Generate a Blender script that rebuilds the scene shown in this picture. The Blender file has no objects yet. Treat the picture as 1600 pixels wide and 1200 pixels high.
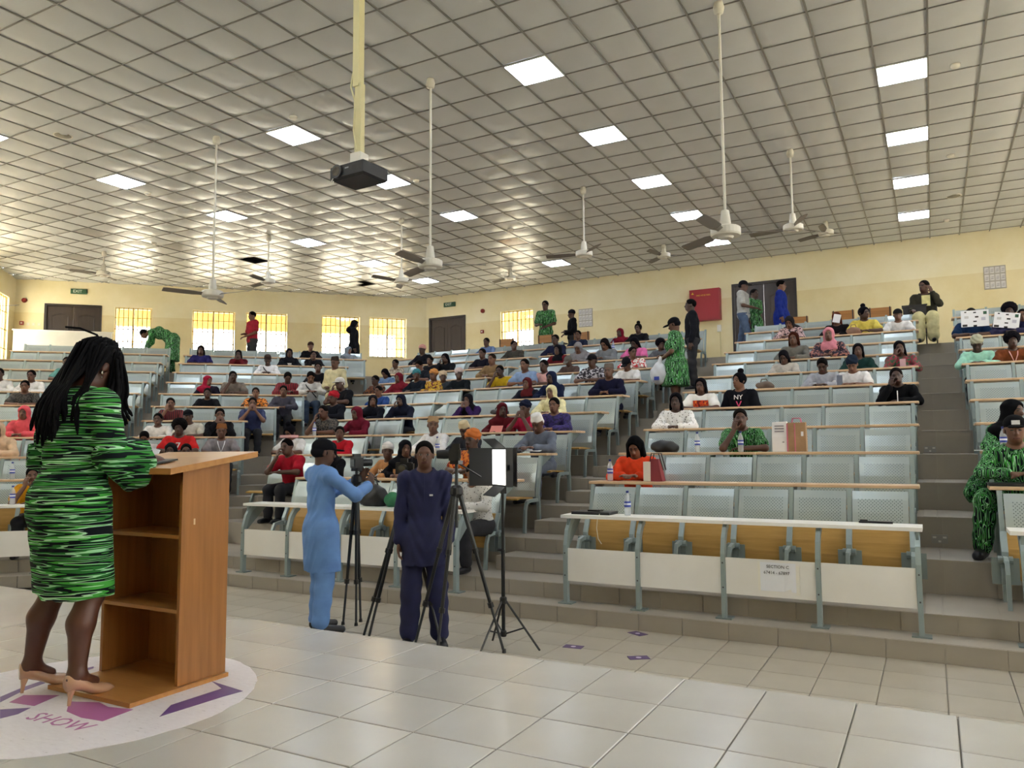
import bpy, math, random
import numpy as np
from mathutils import Vector, Matrix
random.seed(7)
SC = bpy.context.scene
COL = SC.collection
# ---------------------------------------------------------------- camera
CAM_H = 1.17
FPX, YAW, PITCH, ROLL = 1208.08, -0.496114, 0.0845315, -0.00769604
_f = Vector((math.sin(YAW)*math.cos(PITCH), math.cos(YAW)*math.cos(PITCH), math.sin(PITCH)))
_r = Vector((math.cos(YAW), -math.sin(YAW), 0.0)); _u = _r.cross(_f)
_c, _s = math.cos(ROLL), math.sin(ROLL)
_r, _u = _c*_r + _s*_u, -_s*_r + _c*_u
cam = bpy.data.cameras.new('camera'); cam.sensor_width = 36.0; cam.lens = FPX/1600*36.0
cam.clip_start = .05; cam.clip_end = 200
co = bpy.data.objects.new('camera', cam); COL.objects.link(co)
co.matrix_world = Matrix(((_r.x, _u.x, -_f.x, 0), (_r.y, _u.y, -_f.y, 0), (_r.z, _u.z, -_f.z, CAM_H), (0, 0, 0, 1)))
SC.camera = co
# ---------------------------------------------------------------- world, exposure
SKY_STRENGTH = 9.0
PANEL_STRENGTH = 13.0
w = bpy.data.worlds.new('sky'); SC.world = w; w.use_nodes = True
bg = w.node_tree.nodes['Background']; bg.inputs[0].default_value = (1.0, .985, .96, 1); bg.inputs[1].default_value = SKY_STRENGTH
sun = bpy.data.lights.new('sun', 'SUN'); sun.energy = 22.0; sun.angle = .01; sun.color = (1, .97, .92)
so = bpy.data.objects.new('sun', sun); COL.objects.link(so); so.rotation_euler = (math.radians(28), 0, math.radians(215))
SC.view_settings.view_transform = 'Standard'; SC.view_settings.look = 'None'
SC.view_settings.gamma = 1; SC.view_settings.use_curve_mapping = False
SC.view_settings.exposure = .95
# ---------------------------------------------------------------- plan of the hall (metres, stage floor z = 0)
CEIL = 6.083
LOW = -0.455                      # lower floor in front of the stage
STEP1 = -0.309
Z0, DZ = -0.156, 0.3066           # top of tier k
Y0, DY = 7.10, 0.944              # front of tier k
PLAT = Z0 + 11*DZ                 # back platform
YB = 20.5                         # back wall
CN = Vector((-14.24, 20.48)); TT = Vector((0.38268, -0.92388))   # bend line of the two wings
def mir(x, y):
    v = Vector((x, y)) - CN; m = 2*v.dot(TT)*TT - v + CN
    return m.x, m.y
def bend_x(y): return CN.x + (y-CN.y)*TT.x/TT.y
def place(wing, x, y):            # plan position + turn about z for a thing facing the stage
    if wing == 'm': return x, y, 0.0
    a, b = mir(x, y); return a, b, math.pi/4
def tz(k): return Z0 + DZ*k
# ---------------------------------------------------------------- helpers
def lin(h):
    if isinstance(h, tuple): return h
    v = [int(h[i:i+2], 16)/255 for i in (0, 2, 4)]
    return tuple((c/12.92 if c <= .04045 else ((c+.055)/1.055)**2.4) for c in v) + (1.0,)
MATS = {}
def mat(name, color='808080', rough=.6, metal=0.0, emit=0.0, spec=None, coat=0.0, alpha=None):
    if name in MATS: return MATS[name]
    m = bpy.data.materials.new(name); m.use_nodes = True
    b = m.node_tree.nodes['Principled BSDF']
    b.inputs['Base Color'].default_value = lin(color); b.inputs['Roughness'].default_value = rough
    b.inputs['Metallic'].default_value = metal
    if spec is not None: b.inputs['Specular IOR Level'].default_value = spec
    if coat: b.inputs['Coat Weight'].default_value = coat
    if emit:
        b.inputs['Emission Color'].default_value = lin(color); b.inputs['Emission Strength'].default_value = emit
    MATS[name] = m
    return m
class NT:
    """tiny node helper"""
    def __init__(s, m): s.m = m; s.t = m.node_tree; s.n = s.t.nodes; s.b = s.n['Principled BSDF']
    def add(s, typ, **k):
        x = s.n.new(typ)
        for a, v in k.items(): setattr(x, a, v)
        return x
    def link(s, a, b): s.t.links.new(a, b)
    def coord(s, scale=(1, 1, 1), rot=(0, 0, 0), kind='Object'):
        tc = s.add('ShaderNodeTexCoord'); mp = s.add('ShaderNodeMapping')
        mp.inputs['Scale'].default_value = scale; mp.inputs['Rotation'].default_value = rot
        s.link(tc.outputs[kind], mp.inputs['Vector']); return mp.outputs['Vector']
    def noise(s, vec, scale=5, detail=3, rough=.5):
        n = s.add('ShaderNodeTexNoise'); n.inputs['Scale'].default_value = scale; n.inputs['Detail'].default_value = detail
        n.inputs['Roughness'].default_value = rough
        if vec is not None: s.link(vec, n.inputs['Vector'])
        return n.outputs['Fac']
    def ramp(s, fac, stops, interp='LINEAR'):
        r = s.add('ShaderNodeValToRGB'); r.color_ramp.interpolation = interp
        el = r.color_ramp.elements
        while len(el) > len(stops): el.remove(el[-1])
        while len(el) < len(stops): el.new(.5)
        for e, (p, c) in zip(el, stops): e.position = p; e.color = lin(c)
        s.link(fac, r.inputs['Fac']); return r.outputs['Color']
    def math(s, op, a, b=None):
        n = s.add('ShaderNodeMath', operation=op)
        for i, v in enumerate((a, b)):
            if v is None: continue
            if isinstance(v, (int, float)): n.inputs[i].default_value = v
            else: s.link(v, n.inputs[i])
        return n.outputs[0]
    def bump(s, h, strength=.2, dist=.01):
        b = s.add('ShaderNodeBump'); b.inputs['Strength'].default_value = strength; b.inputs['Distance'].default_value = dist
        s.link(h, b.inputs['Height']); s.link(b.outputs[0], s.b.inputs['Normal'])
    def base(s, c): s.link(c, s.b.inputs['Base Color'])
def noisy(name, c1, c2, scale=4, rough=.6, stretch=(1, 1, 1), bump=0, kind='Object', metal=0, detail=4, spec=None):
    if name in MATS: return MATS[name]
    m = mat(name, c1, rough, metal, spec=spec); t = NT(m)
    n = t.noise(t.coord(stretch, kind=kind), scale, detail)
    t.base(t.ramp(n, [(.3, c1), (.7, c2)]))
    if bump: t.bump(n, bump)
    return m
class MB:
    """collects vertices and faces of one mesh"""
    def __init__(s): s.v = []; s.f = []; s.mi = []
    def add(s, vs, fs, mi=0):
        o = len(s.v); s.v += [tuple(p) for p in vs]; s.f += [tuple(o+i for i in f) for f in fs]; s.mi += [mi]*len(fs); return s
    def box(s, x0, x1, y0, y1, z0, z1, mi=0, R=None, c=(0, 0, 0)):
        vs = [(x, y, z) for x in (x0, x1) for y in (y0, y1) for z in (z0, z1)]
        if R is not None: vs = [tuple(R @ Vector(p) + Vector(c)) for p in vs]
        return s.add(vs, [(0, 1, 3, 2), (4, 6, 7, 5), (0, 4, 5, 1), (2, 3, 7, 6), (0, 2, 6, 4), (1, 5, 7, 3)], mi)
    def loft(s, rings, cap=True, closed=True, mi=0):
        n = len(rings[0]); vs = [p for r in rings for p in r]; fs = []
        for a in range(len(rings)-1):
            for i in range(n if closed else n-1):
                j = (i+1) % n; fs.append((a*n+i, a*n+j, (a+1)*n+j, (a+1)*n+i))
        if cap: fs.append(tuple(range(n-1, -1, -1))); fs.append(tuple((len(rings)-1)*n+i for i in range(n)))
        return s.add(vs, fs, mi)
    def tube(s, pts, r, n=8, mi=0, cap=True):
        pts = [Vector(p) for p in pts]; rs = r if isinstance(r, (list, tuple)) else [r]*len(pts); rings = []
        prev = None
        for i, p in enumerate(pts):
            d = (pts[min(i+1, len(pts)-1)] - pts[max(i-1, 0)]).normalized()
            if prev is None:
                a = Vector((0, 0, 1)) if abs(d.z) < .9 else Vector((1, 0, 0))
                x = d.cross(a).normalized()
            else: x = (prev - d*prev.dot(d)).normalized()
            prev = x; y = d.cross(x)
            rings.append([p + (x*math.cos(t) + y*math.sin(t))*rs[i] for t in [2*math.pi*k/n for k in range(n)]])
        return s.loft(rings, cap, mi=mi)
    def bar(s, pts, w, t, mi=0):
        """flat bar: path in the y-z plane, w wide in x, t thick"""
        rings = []
        for i, p in enumerate(pts):
            a = Vector(pts[max(i-1, 0)]); b = Vector(pts[min(i+1, len(pts)-1)]); d = (b-a).normalized(); q = Vector((-d.y, d.x))*t/2
            y, z = p; rings.append([(-w/2, y+q.x, z+q.y), (w/2, y+q.x, z+q.y), (w/2, y-q.x, z-q.y), (-w/2, y-q.x, z-q.y)])
        return s.loft(rings, mi=mi)
    def lathe(s, prof, n=16, mi=0, c=(0, 0, 0)):
        rings = [[(c[0]+r*math.cos(2*math.pi*k/n), c[1]+r*math.sin(2*math.pi*k/n), c[2]+z) for k in range(n)] for r, z in prof]
        return s.loft(rings, mi=mi)
    def prism(s, poly, z0, z1, mi=0):
        n = len(poly); return s.loft([[(x, y, z0) for x, y in poly], [(x, y, z1) for x, y in poly]], mi=mi)
    def mesh(s, name, smooth=False):
        me = bpy.data.meshes.new(name); me.from_pydata(s.v, [], s.f)
        if any(s.mi): me.polygons.foreach_set('material_index', s.mi)
        if smooth: me.polygons.foreach_set('use_smooth', [True]*len(me.polygons))
        me.update(); return me
    def build(s, name, material, parent=None, loc=(0, 0, 0), rz=0.0, smooth=False):
        return link(name, s.mesh(name, smooth), material, parent, loc, rz)
def fix_normals(me):
    import bmesh
    b = bmesh.new(); b.from_mesh(me); bmesh.ops.recalc_face_normals(b, faces=b.faces); b.to_mesh(me); b.free()
_seen = set()
def link(name, me, material, parent=None, loc=(0, 0, 0), rz=0.0, rot=None):
    o = bpy.data.objects.new(name, me); COL.objects.link(o)
    ml = material if isinstance(material, (list, tuple)) else [material]
    if me.name not in _seen: _seen.add(me.name); fix_normals(me)
    if len(me.materials) == 0:
        for m in ml: me.materials.append(m)
    for i, m in enumerate(ml):
        if i < len(me.materials) and me.materials[i] != m:
            o.material_slots[i].link = 'OBJECT'; o.material_slots[i].material = m
    o.location = loc
    o.rotation_euler = rot if rot else (0, 0, rz)
    if parent: o.parent = parent
    return o
def tag(o, label=None, cat=None, group=None, kind=None):
    if label: o['label'] = label
    if cat: o['category'] = cat
    if group: o['group'] = group
    if kind: o['kind'] = kind
    return o
def empty(name, loc, rz=0.0, label=None, cat=None, group=None):
    o = bpy.data.objects.new(name, None); COL.objects.link(o); o.empty_display_size = .1
    o.location = loc; o.rotation_euler = (0, 0, rz); return tag(o, label, cat, group)
def struct(name, mb, material, parent=None, smooth=False, label=None):
    o = mb.build(name, material, parent, smooth=smooth)
    if not parent: tag(o, label, None, None, 'structure')
    return o
def text_mesh(s, size, ext=.001, align='CENTER'):
    cu = bpy.data.curves.new('lettering', 'FONT'); cu.body = s; cu.size = size; cu.extrude = ext; cu.align_x = align; cu.align_y = 'CENTER'; cu.resolution_u = 2
    o = bpy.data.objects.new('lettering', cu); COL.objects.link(o)
    me = bpy.data.meshes.new_from_object(o.evaluated_get(bpy.context.evaluated_depsgraph_get()))
    bpy.data.objects.remove(o); return me
def ordinal(n): return ['first', 'second', 'third', 'fourth', 'fifth', 'sixth', 'seventh', 'eighth', 'ninth', 'tenth', 'eleventh', 'twelfth'][n]
# ---------------------------------------------------------------- materials
M_ALU = mat('grey_green_enamel', 'aab6b7', .32, .25)
M_POST = mat('post_enamel', '96a5a6', .36, .2)
M_WOODTOP = noisy('desk_laminate', 'dcbd9a', 'cfab86', 3, .38, (1, 14, 14))
M_SEATWOOD = noisy('seat_ply', 'c39a58', 'b08a48', 3, .42, (1, 10, 10))
M_WHITE = noisy('white_board', 'f2f0ec', 'e9e6e0', 2, .4)
M_BRACKET = mat('cast_bracket', '83908f', .45, .3)
M_BLACK = mat('black_plastic', '17181a', .4)
M_BLACKMAT = mat('black_soft', '141416', .85)
M_WFAN = mat('fan_cream', 'd8d4c8', .4)
M_BLADE = mat('fan_blade', '77716a', .45)
M_STEEL = mat('dark_steel', '4a4c4e', .35, .6)
def make_perf():
    m = mat('perforated_enamel', 'b0bcbd', .26, .3); t = NT(m)
    tc = t.add('ShaderNodeTexCoord'); sp = t.add('ShaderNodeSeparateXYZ'); t.link(tc.outputs['Object'], sp.inputs[0])
    x, z = sp.outputs['X'], sp.outputs['Z']
    def lat(o):
        fx = t.math('SUBTRACT', t.math('FRACT', t.math('ADD', t.math('DIVIDE', x, .030), 50+o)), .5)
        fz = t.math('SUBTRACT', t.math('FRACT', t.math('ADD', t.math('DIVIDE', z, .030), 50+o)), .5)
        return t.math('ADD', t.math('MULTIPLY', fx, fx), t.math('MULTIPLY', fz, fz))
    d = t.math('MINIMUM', lat(0.0), lat(.5))
    hole = t.math('LESS_THAN', d, .024)
    ins = t.math('MULTIPLY', t.math('LESS_THAN', t.math('ABSOLUTE', x), .185), t.math('LESS_THAN', t.math('ABSOLUTE', t.math('SUBTRACT', z, .68)), .17))
    k = t.math('MULTIPLY', hole, ins)
    t.base(t.ramp(k, [(.4, 'b0bcbd'), (.6, '69757a')]))
    return m
M_PERF = make_perf()
# ================================================================ room shell
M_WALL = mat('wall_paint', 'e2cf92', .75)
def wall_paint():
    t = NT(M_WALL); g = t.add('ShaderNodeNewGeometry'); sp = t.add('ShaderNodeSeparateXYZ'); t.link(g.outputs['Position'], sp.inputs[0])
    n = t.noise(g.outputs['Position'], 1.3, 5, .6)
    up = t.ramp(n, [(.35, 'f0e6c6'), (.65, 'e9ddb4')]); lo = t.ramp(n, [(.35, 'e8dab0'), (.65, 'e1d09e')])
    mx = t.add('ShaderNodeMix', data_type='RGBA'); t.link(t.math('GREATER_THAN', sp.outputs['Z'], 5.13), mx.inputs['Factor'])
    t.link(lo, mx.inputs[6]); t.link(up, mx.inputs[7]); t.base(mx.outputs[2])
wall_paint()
M_TILE = noisy('stage_tile', 'c6c3bc', 'b8b4ac', 1.1, .22, kind='Object')
M_LTILE = noisy('lower_tile', 'b8b0a1', 'a8a091', 1.4, .33)
M_RISER = noisy('riser_tile', 'a59d90', '978f83', 2.0, .42)
M_TREAD = noisy('tread_tile', 'aaa296', '9b9488', 1.6, .45)
M_GROUT = mat('grout', '8b857b', .8)
M_CTILE = noisy('ceiling_tile', 'd2d5d8', 'c6c8ca', 1.0, .34, detail=5)
M_TBAR = mat('ceiling_tbar', '8c8a86', .3, .2)
M_VOID = mat('ceiling_void', '0c0b0b', .9)

def wall(name, p0, p1, z0, z1, th, holes):
    """a wall with openings; p0->p1 is the room-side face, the wall thickens to the left of that direction"""
    p0, p1 = Vector(p0), Vector(p1); L = (p1-p0).length; d = (p1-p0)/L; nrm = Vector((-d.y, d.x))
    us = sorted({0.0, L, *[h[0] for h in holes], *[h[1] for h in holes]}); zs = sorted({z0, z1, *[h[2] for h in holes], *[h[3] for h in holes]})
    mb = MB(); idx = {}
    def V(u, z, s):
        k = (round(u, 4), round(z, 4), s)
        if k not in idx:
            q = p0 + d*u + nrm*(th*s); idx[k] = len(mb.v); mb.v.append((q.x, q.y, z))
        return idx[k]
    def solid(i, j):
        if not (0 <= i < len(us)-1 and 0 <= j < len(zs)-1): return False
        uc, zc = (us[i]+us[i+1])/2, (zs[j]+zs[j+1])/2
        return not any(h[0] < uc < h[1] and h[2] < zc < h[3] for h in holes)
    for i in range(len(us)-1):
        for j in range(len(zs)-1):
            if not solid(i, j): continue
            a, b, e, f = us[i], us[i+1], zs[j], zs[j+1]
            mb.f += [(V(a, e, 0), V(b, e, 0), V(b, f, 0), V(a, f, 0)), (V(a, e, 1), V(a, f, 1), V(b, f, 1), V(b, e, 1))]; mb.mi += [0, 0]
            for (di, dj, q) in ((-1, 0, ((a, e), (a, f))), (1, 0, ((b, e), (b, f))), (0, -1, ((a, e), (b, e))), (0, 1, ((a, f), (b, f)))):
                if not solid(i+di, j+dj):
                    (u1, w1), (u2, w2) = q; mb.f.append((V(u1, w1, 0), V(u2, w2, 0), V(u2, w2, 1), V(u1, w1, 1))); mb.mi.append(0)
    return struct(name, mb, M_WALL)
# corners of the hall
A = (6.9, YB); B = (-14.24, YB); C_ = (-22.50, 12.24); D = (-7.35, -2.9); E_ = (6.9, -2.9)
WZ0, WZ1 = 4.13, 5.39
mainwin = [(-11.48, -10.35)]
wingwin = [(-6.10, -5.10), (-8.39, -7.20), (-9.91, -8.71), (-12.12, -10.94), (-13.60, -12.41)]
DZT = 5.41
# back wall runs A -> B : u = 6.9 - x
wall('wall_back', B, A, LOW-.2, CEIL+.05, .22, [(x0-B[0], x1-B[0], WZ0, WZ1) for x0, x1 in mainwin] + [(-14.12-B[0], -12.74-B[0], PLAT, DZT), (-4.47-B[0], -2.85-B[0], PLAT, DZT+.06)])
def wu(xm): return xm + 14.24     # distance along the window wall from corner B
Lw = (Vector(C_)-Vector(B)).length
wall('wall_left', C_, B, LOW-.2, CEIL+.05, .22, [(Lw-wu(x1), Lw-wu(x0), WZ0-.02, WZ1) for x0, x1 in wingwin] + [(Lw-wu(-3.31), Lw-wu(-4.77), PLAT, DZT)])
SW = [(.5, 2.0), (4.2, 5.7), (8.0, 9.5), (11.6, 13.1), (15.2, 16.7)]
Lf = (Vector(D)-Vector(C_)).length
wall('wall_far_left', D, C_, LOW-.2, CEIL+.05, .22, [(Lf-b, Lf-a, 3.6, 5.45) for a, b in SW])
wall('wall_front', E_, D, LOW-.2, CEIL+.05, .22, [])
RWIN_ADDED = [(2.0, 4.2), (6.0, 8.2), (10, 12.2), (14, 16.2), (18, 20.2)]  # unseen windows, added and enlarged to brighten the ceiling
wall('wall_right', A, E_, LOW-.2, CEIL+.05, .22, [(a, b, 2.6, 4.6) for a, b in RWIN_ADDED])
# ---- floors
POLY = [A, B, C_, D, E_]
struct('floor', MB().prism([(x*1.0, y*1.0) for x, y in POLY], LOW-.2, LOW-.012), mat('floor_screed', '8f887b', .5))
FLOOR = bpy.data.objects['floor']
STG = 3.975
def piece(name, sx, sy, sz, material, parent, loc, cache={}):
    k = (round(sx, 3), round(sy, 3), round(sz, 3), material.name)
    if k not in cache:
        b = .004; mb = MB()
        x, y, z = sx/2, sy/2, sz
        if sz <= .02:
            mb.loft([[(-x, -y, 0), (x, -y, 0), (x, y, 0), (-x, y, 0)], [(-x, -y, z-.002), (x, -y, z-.002), (x, y, z-.002), (-x, y, z-.002)], [(-x+b, -y+b, z), (x-b, -y+b, z), (x-b, y-b, z), (-x+b, y-b, z)]])
        else: mb.box(-x, x, -y, y, 0, z)
        cache[k] = mb.mesh(name)
    return link(name, cache[k], material, parent, loc)
stage = struct('stage_floor', MB().prism([(-6.6, -2.88), (6.88, -2.88), (6.88, STG-.004), (-9.0, STG-.004), (-11.5, 1.4)], LOW-.1, -.012), M_GROUT, label='raised stage floor')
for i in range(-5, 14):
    for k in range(-1, 7):
        x = -3.36+.4*i; y = 3.33-.4*k
        if k == -1: piece('floor_tile', .394, STG-3.53-.003, .012, M_TILE, stage, (x, (STG+3.53)/2, -.012))
        else: piece('floor_tile', .394, .394, .012, M_TILE, stage, (x, y, -.012))
# stage beyond the separately laid tiles
rest = MB()
for (x0, x1, y0, y1) in ((-6.55, -5.57, -2.85, 3.97), (-8.6, -6.55, 1.4, 3.97), (2.05, 6.85, -2.85, 3.97), (-5.57, 2.05, -2.85, .72)):
    rest.box(x0, x1, y0, y1, -.011, -.0005)
o = rest.build('floor_tile', M_TILE, stage); o['kind'] = 'stuff'
for i in range(-20, 5):
    for k in range(7):
        yy = 6.57-.4*k
        if yy < STG+.1: continue
        piece('floor_tile', .394, .394, .012, M_LTILE, FLOOR, (.21+.4*i, yy, LOW-.012))
rest = MB(); rest.prism([(-8.05, STG), (-8.05, 6.76), (-8.72, 6.76), mir(-2.6, 6.76), (-15.5, 5.4), (-9.2, STG-.3)], LOW-.012, LOW-.001); rest.box(2.05, 6.88, STG, 6.76, LOW-.012, LOW-.001)
o = rest.build('floor_tile', M_LTILE, FLOOR); o['kind'] = 'stuff'
# ---- tiers
XR, XW = 6.88, -2.62
def band(y0, y1):
    return [(XR, y0), (bend_x(y0), y0), mir(XW, y0), mir(XW, y1), (bend_x(y1), y1), (XR, y1)]
def riser_tiles(parent, y, z0, z1, x0, x1, ph=.01, wing='m', m=None):
    n0 = math.floor((x0-ph)/.4); x = ph+.4*n0
    while x < x1-.01:
        a, b = max(x, x0), min(x+.4, x1)
        if b-a > .05:
            cx, cy, rz = place(wing, (a+b)/2, y-.006)
            o = piece('riser_tile', b-a-.006, .012, z1-z0-.004, m or M_RISER, parent, (cx, cy, z0+.001)); o.rotation_euler = (0, 0, rz)
        x += .4
def tread_tiles(parent, y0, y1, z, x0, x1, ph=.01):
    n0 = math.floor((x0-ph)/.4); x = ph+.4*n0
    while x < x1-.01:
        a, b = max(x, x0), min(x+.4, x1)
        if b-a > .05: piece('tread_tile', b-a-.006, y1-y0-.004, .012, M_TREAD, parent, ((a+b)/2, (y0+y1)/2, z-.008))
        x += .4
s1 = struct('tier_step', MB().prism(band(6.77, 7.2), LOW-.02, STEP1), M_TREAD, label='lowest tiled step along the front of the tiers')
riser_tiles(s1, 6.77, LOW, STEP1, -8.6, 2.0); riser_tiles(s1, 6.77, LOW, STEP1, -8.9, -5.6, wing='w')
for k in range(12):
    y0 = Y0+DY*k; y1 = Y0+DY*(k+1)+.02 if k < 11 else YB+.1
    pl = band(y0, y1) if k < 11 else [(XR, y0), (bend_x(y0), y0), mir(XW, y0), C_, B, A]
    t = struct('tier_step', MB().prism(pl, LOW-.02, tz(k)), M_TREAD, label=ordinal(k)+' tiled seating tier from the front')
    zb = STEP1 if k == 0 else tz(k-1)
    if k == 0:
        riser_tiles(t, y0, zb, tz(0), -8.6, 2.0, .11); riser_tiles(t, y0, zb, tz(0), -8.9, -5.6, .1, 'w')
    else: riser_tiles(t, y0, zb, tz(k), -.20, .60, .03+.01*(k % 3))
    if k < 11: tread_tiles(t, y0-.02, y1-.02, tz(k), -.12, .44)
    if k >= 1:                       # half steps of the stair between the two front blocks
        st = struct('stair_step', MB().box(-4.32, -3.40, y0-.46, y0, tz(k-1)-.01, tz(k)-.1533), M_TREAD, label='half step of the stair leading up to tier %s' % ordinal(k))
        riser_tiles(st, y0-.46, tz(k-1), tz(k)-.1533, -4.32, -3.40, .02+.13*(k % 3)); riser_tiles(t, y0, tz(k)-.1533, tz(k), -4.32, -3.40, .1+.11*(k % 2))
        bx = bend_x(y0-.46)
        p = [mir(bend_x(y0-.46)+.02, y0-.46), mir(bend_x(y0-.46)+.56, y0-.46), mir(bend_x(y0)+.56, y0), mir(bend_x(y0)+.02, y0)]
        struct('stair_step', MB().prism(p, tz(k-1)-.01, tz(k)-.1533), M_TREAD, label='half step of the stair along the bend beside tier %s' % ordinal(k))
# ---- ceiling
GX, GY = -4.0223, 7.7621       # a grid crossing
def inside(x, y, m=.0):
    P = POLY; c = True
    for i in range(5):
        a, b = Vector(P[i]), Vector(P[(i+1) % 5]); d = b-a
        if d.x*(y-a.y)-d.y*(x-a.x) < m*d.length: return False
    return True
struct('ceiling', MB().prism(POLY, CEIL+.10, CEIL+.22), M_VOID)
CE = bpy.data.objects['ceiling']
lights = {}
for i, j in [(0, 0), (1, 0), (2, 0), (0, 1), (1, 1), (2, 1), (3, 1), (0, 2), (1, 2), (2, 2), (3, 2), (0, 3), (1, 3), (3, 3), (0, 4), (1, 4), (2, 4), (3, 4), (3, 0), (3, -1)] + [(a, b) for a in (-1, 0, 1) for b in (-3, -2)] + [(2, -3), (-1, 0), (-1, 2), (-1, 4)]:  # last two lists: out-of-view panels continuing the grid, added to light the stage
    gx, gy = 6-7*i, 1+4*j        # cell indices
    if i == 0 and j == 0: pass
    lights[(gx, gy)] = 1
off_panel = {(-8, 13)}
holes = {(-19, 10), (-18, 16)}
mb0 = MB(); T = .6; g = .008
n = 4
def pillow(cx=0, cy=0, s=.592, sag=.016, full=True):
    vs = []; fs = []
    for a in range(n+1):
        for b in range(n+1):
            u, v = a/n*2-1, b/n*2-1
            vs.append((cx+u*s/2, cy+v*s/2, -sag*(1-abs(u)**2.4)*(1-abs(v)**2.4)+.004))
    for a in range(n):
        for b in range(n): fs.append((a*(n+1)+b, a*(n+1)+b+1, (a+1)*(n+1)+b+1, (a+1)*(n+1)+b))
    return vs, fs
sags = [MB().add(*pillow(sag=s)).mesh('ceiling_tile', True) for s in (.020, .026, .031, .036)]
cells = []
for gx in range(-31, 19):
    for gy in range(-18, 22):
        x, y = GX+T*(gx+.5), GY+T*(gy+.5)
        if not all(inside(x+dx, y+dy, .02) for dx in (-.3, .3) for dy in (-.3, .3)):
            if inside(x, y, -.12): cells.append((9999, gx, gy, x, y))
            continue
        if (gx, gy) in holes or (gx, gy) in lights: continue
        d = Vector((x, y, CEIL-CAM_H)); w_ = d.dot(_f)
        if w_ < .5: key = 5000+d.length
        else:
            px, py = 800+FPX*d.dot(_r)/w_, 600-FPX*d.dot(_u)/w_
            key = d.length if (-20 < px < 1620 and -30 < py) else 3000+d.length
        cells.append((key, gx, gy, x, y))
cells.sort()
far = MB()
M_TAN = mat('unlit_panel', 'c9a98a', .4); M_GREYT = noisy('ceiling_tile_replaced', 'a7a3a0', '9c9896', 1, .4)
odd = {(-21, 4): M_GREYT, (-25, 6): M_GREYT, (-20, 7): M_GREYT, (-27, 7): M_GREYT}
for q, (key, gx, gy, x, y) in enumerate(cells):
    if q < 300:
        o = link('ceiling_tile', random.choice(sags), M_CTILE, CE, (x, y, CEIL))
        o.rotation_euler = (random.uniform(-.004, .004), random.uniform(-.004, .004), 0)
    elif (gx, gy) in odd or (gx, gy) in off_panel:
        link('ceiling_tile', sags[0], M_TAN if (gx, gy) in off_panel else odd[(gx, gy)], CE, (x, y, CEIL))
    else:
        vs, fs = pillow(x, y, sag=.020+.014*random.random()); far.add([(a, b, c+CEIL) for a, b, c in vs], fs)
o = far.build('ceiling_tile', M_CTILE, CE, smooth=True); o['kind'] = 'stuff'
tb = MB()
def clip_line(fixed, vert):
    hit = []
    for i in range(5):
        (ax, ay), (bx, by) = POLY[i], POLY[(i+1) % 5]
        if not vert: ax, ay, bx, by = ay, ax, by, bx
        if (ax-fixed)*(bx-fixed) < 0: hit.append(ay+(by-ay)*(fixed-ax)/(bx-ax))
    return (min(hit), max(hit)) if len(hit) == 2 else (None, None)
for gx in range(-31, 19):
    x = GX+T*gx; lo, hi = clip_line(x, True)
    if lo is not None and hi-lo > .1: tb.box(x-.011, x+.011, lo, hi, CEIL-.010, CEIL+.002)
tb2 = MB()
for gy in range(-18, 22):
    y = GY+T*gy; lo, hi = clip_line(y, False)
    if lo is not None and hi-lo > .1: tb2.box(lo, hi, y-.008, y+.008, CEIL-.008, CEIL+.002)
o = tb.build('grid_bar', M_TBAR, CE); o['kind'] = 'stuff'
o = tb2.build('grid_bar', M_TBAR, CE); o['kind'] = 'stuff'
M_LED = mat('led_panel', 'eaf3ff', .4, emit=PANEL_STRENGTH)
led = MB().box(-.285, .285, -.285, .285, -.012, .0).mesh('diffuser')
ledf = MB()
for a, b, c, d in ((-.297, .297, -.297, -.285), (-.297, .297, .285, .297), (-.297, -.285, -.285, .285), (.285, .297, -.285, .285)): ledf.box(a, b, c, d, -.016, .004)
ledf = ledf.mesh('panel_frame')
coln = ['rightmost', 'second from right', 'third from right', 'fourth from right', 'unseen, beyond the right edge']
for (gx, gy) in sorted(lights):
    i, j = (6-gx)//7, (gy-1)//4
    x, y = GX+T*(gx+.5), GY+T*(gy+.5)
    if not inside(x, y, .3): continue
    t = empty('ceiling_light', (x, y, CEIL-.004), 0, 'square white ceiling light panel, %s column, %s' % (coln[i], ordinal(j)+' from the front' if j >= 0 else 'near the stage '+ordinal(-j-1)), 'light', 'square ceiling light panels')
    link('diffuser', led, M_LED, t); link('panel_frame', ledf, mat('white_metal', 'e8e8e6', .4), t)
for (hx, hy) in holes:
    x, y = GX+T*(hx+.5), GY+T*(hy+.5)
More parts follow.
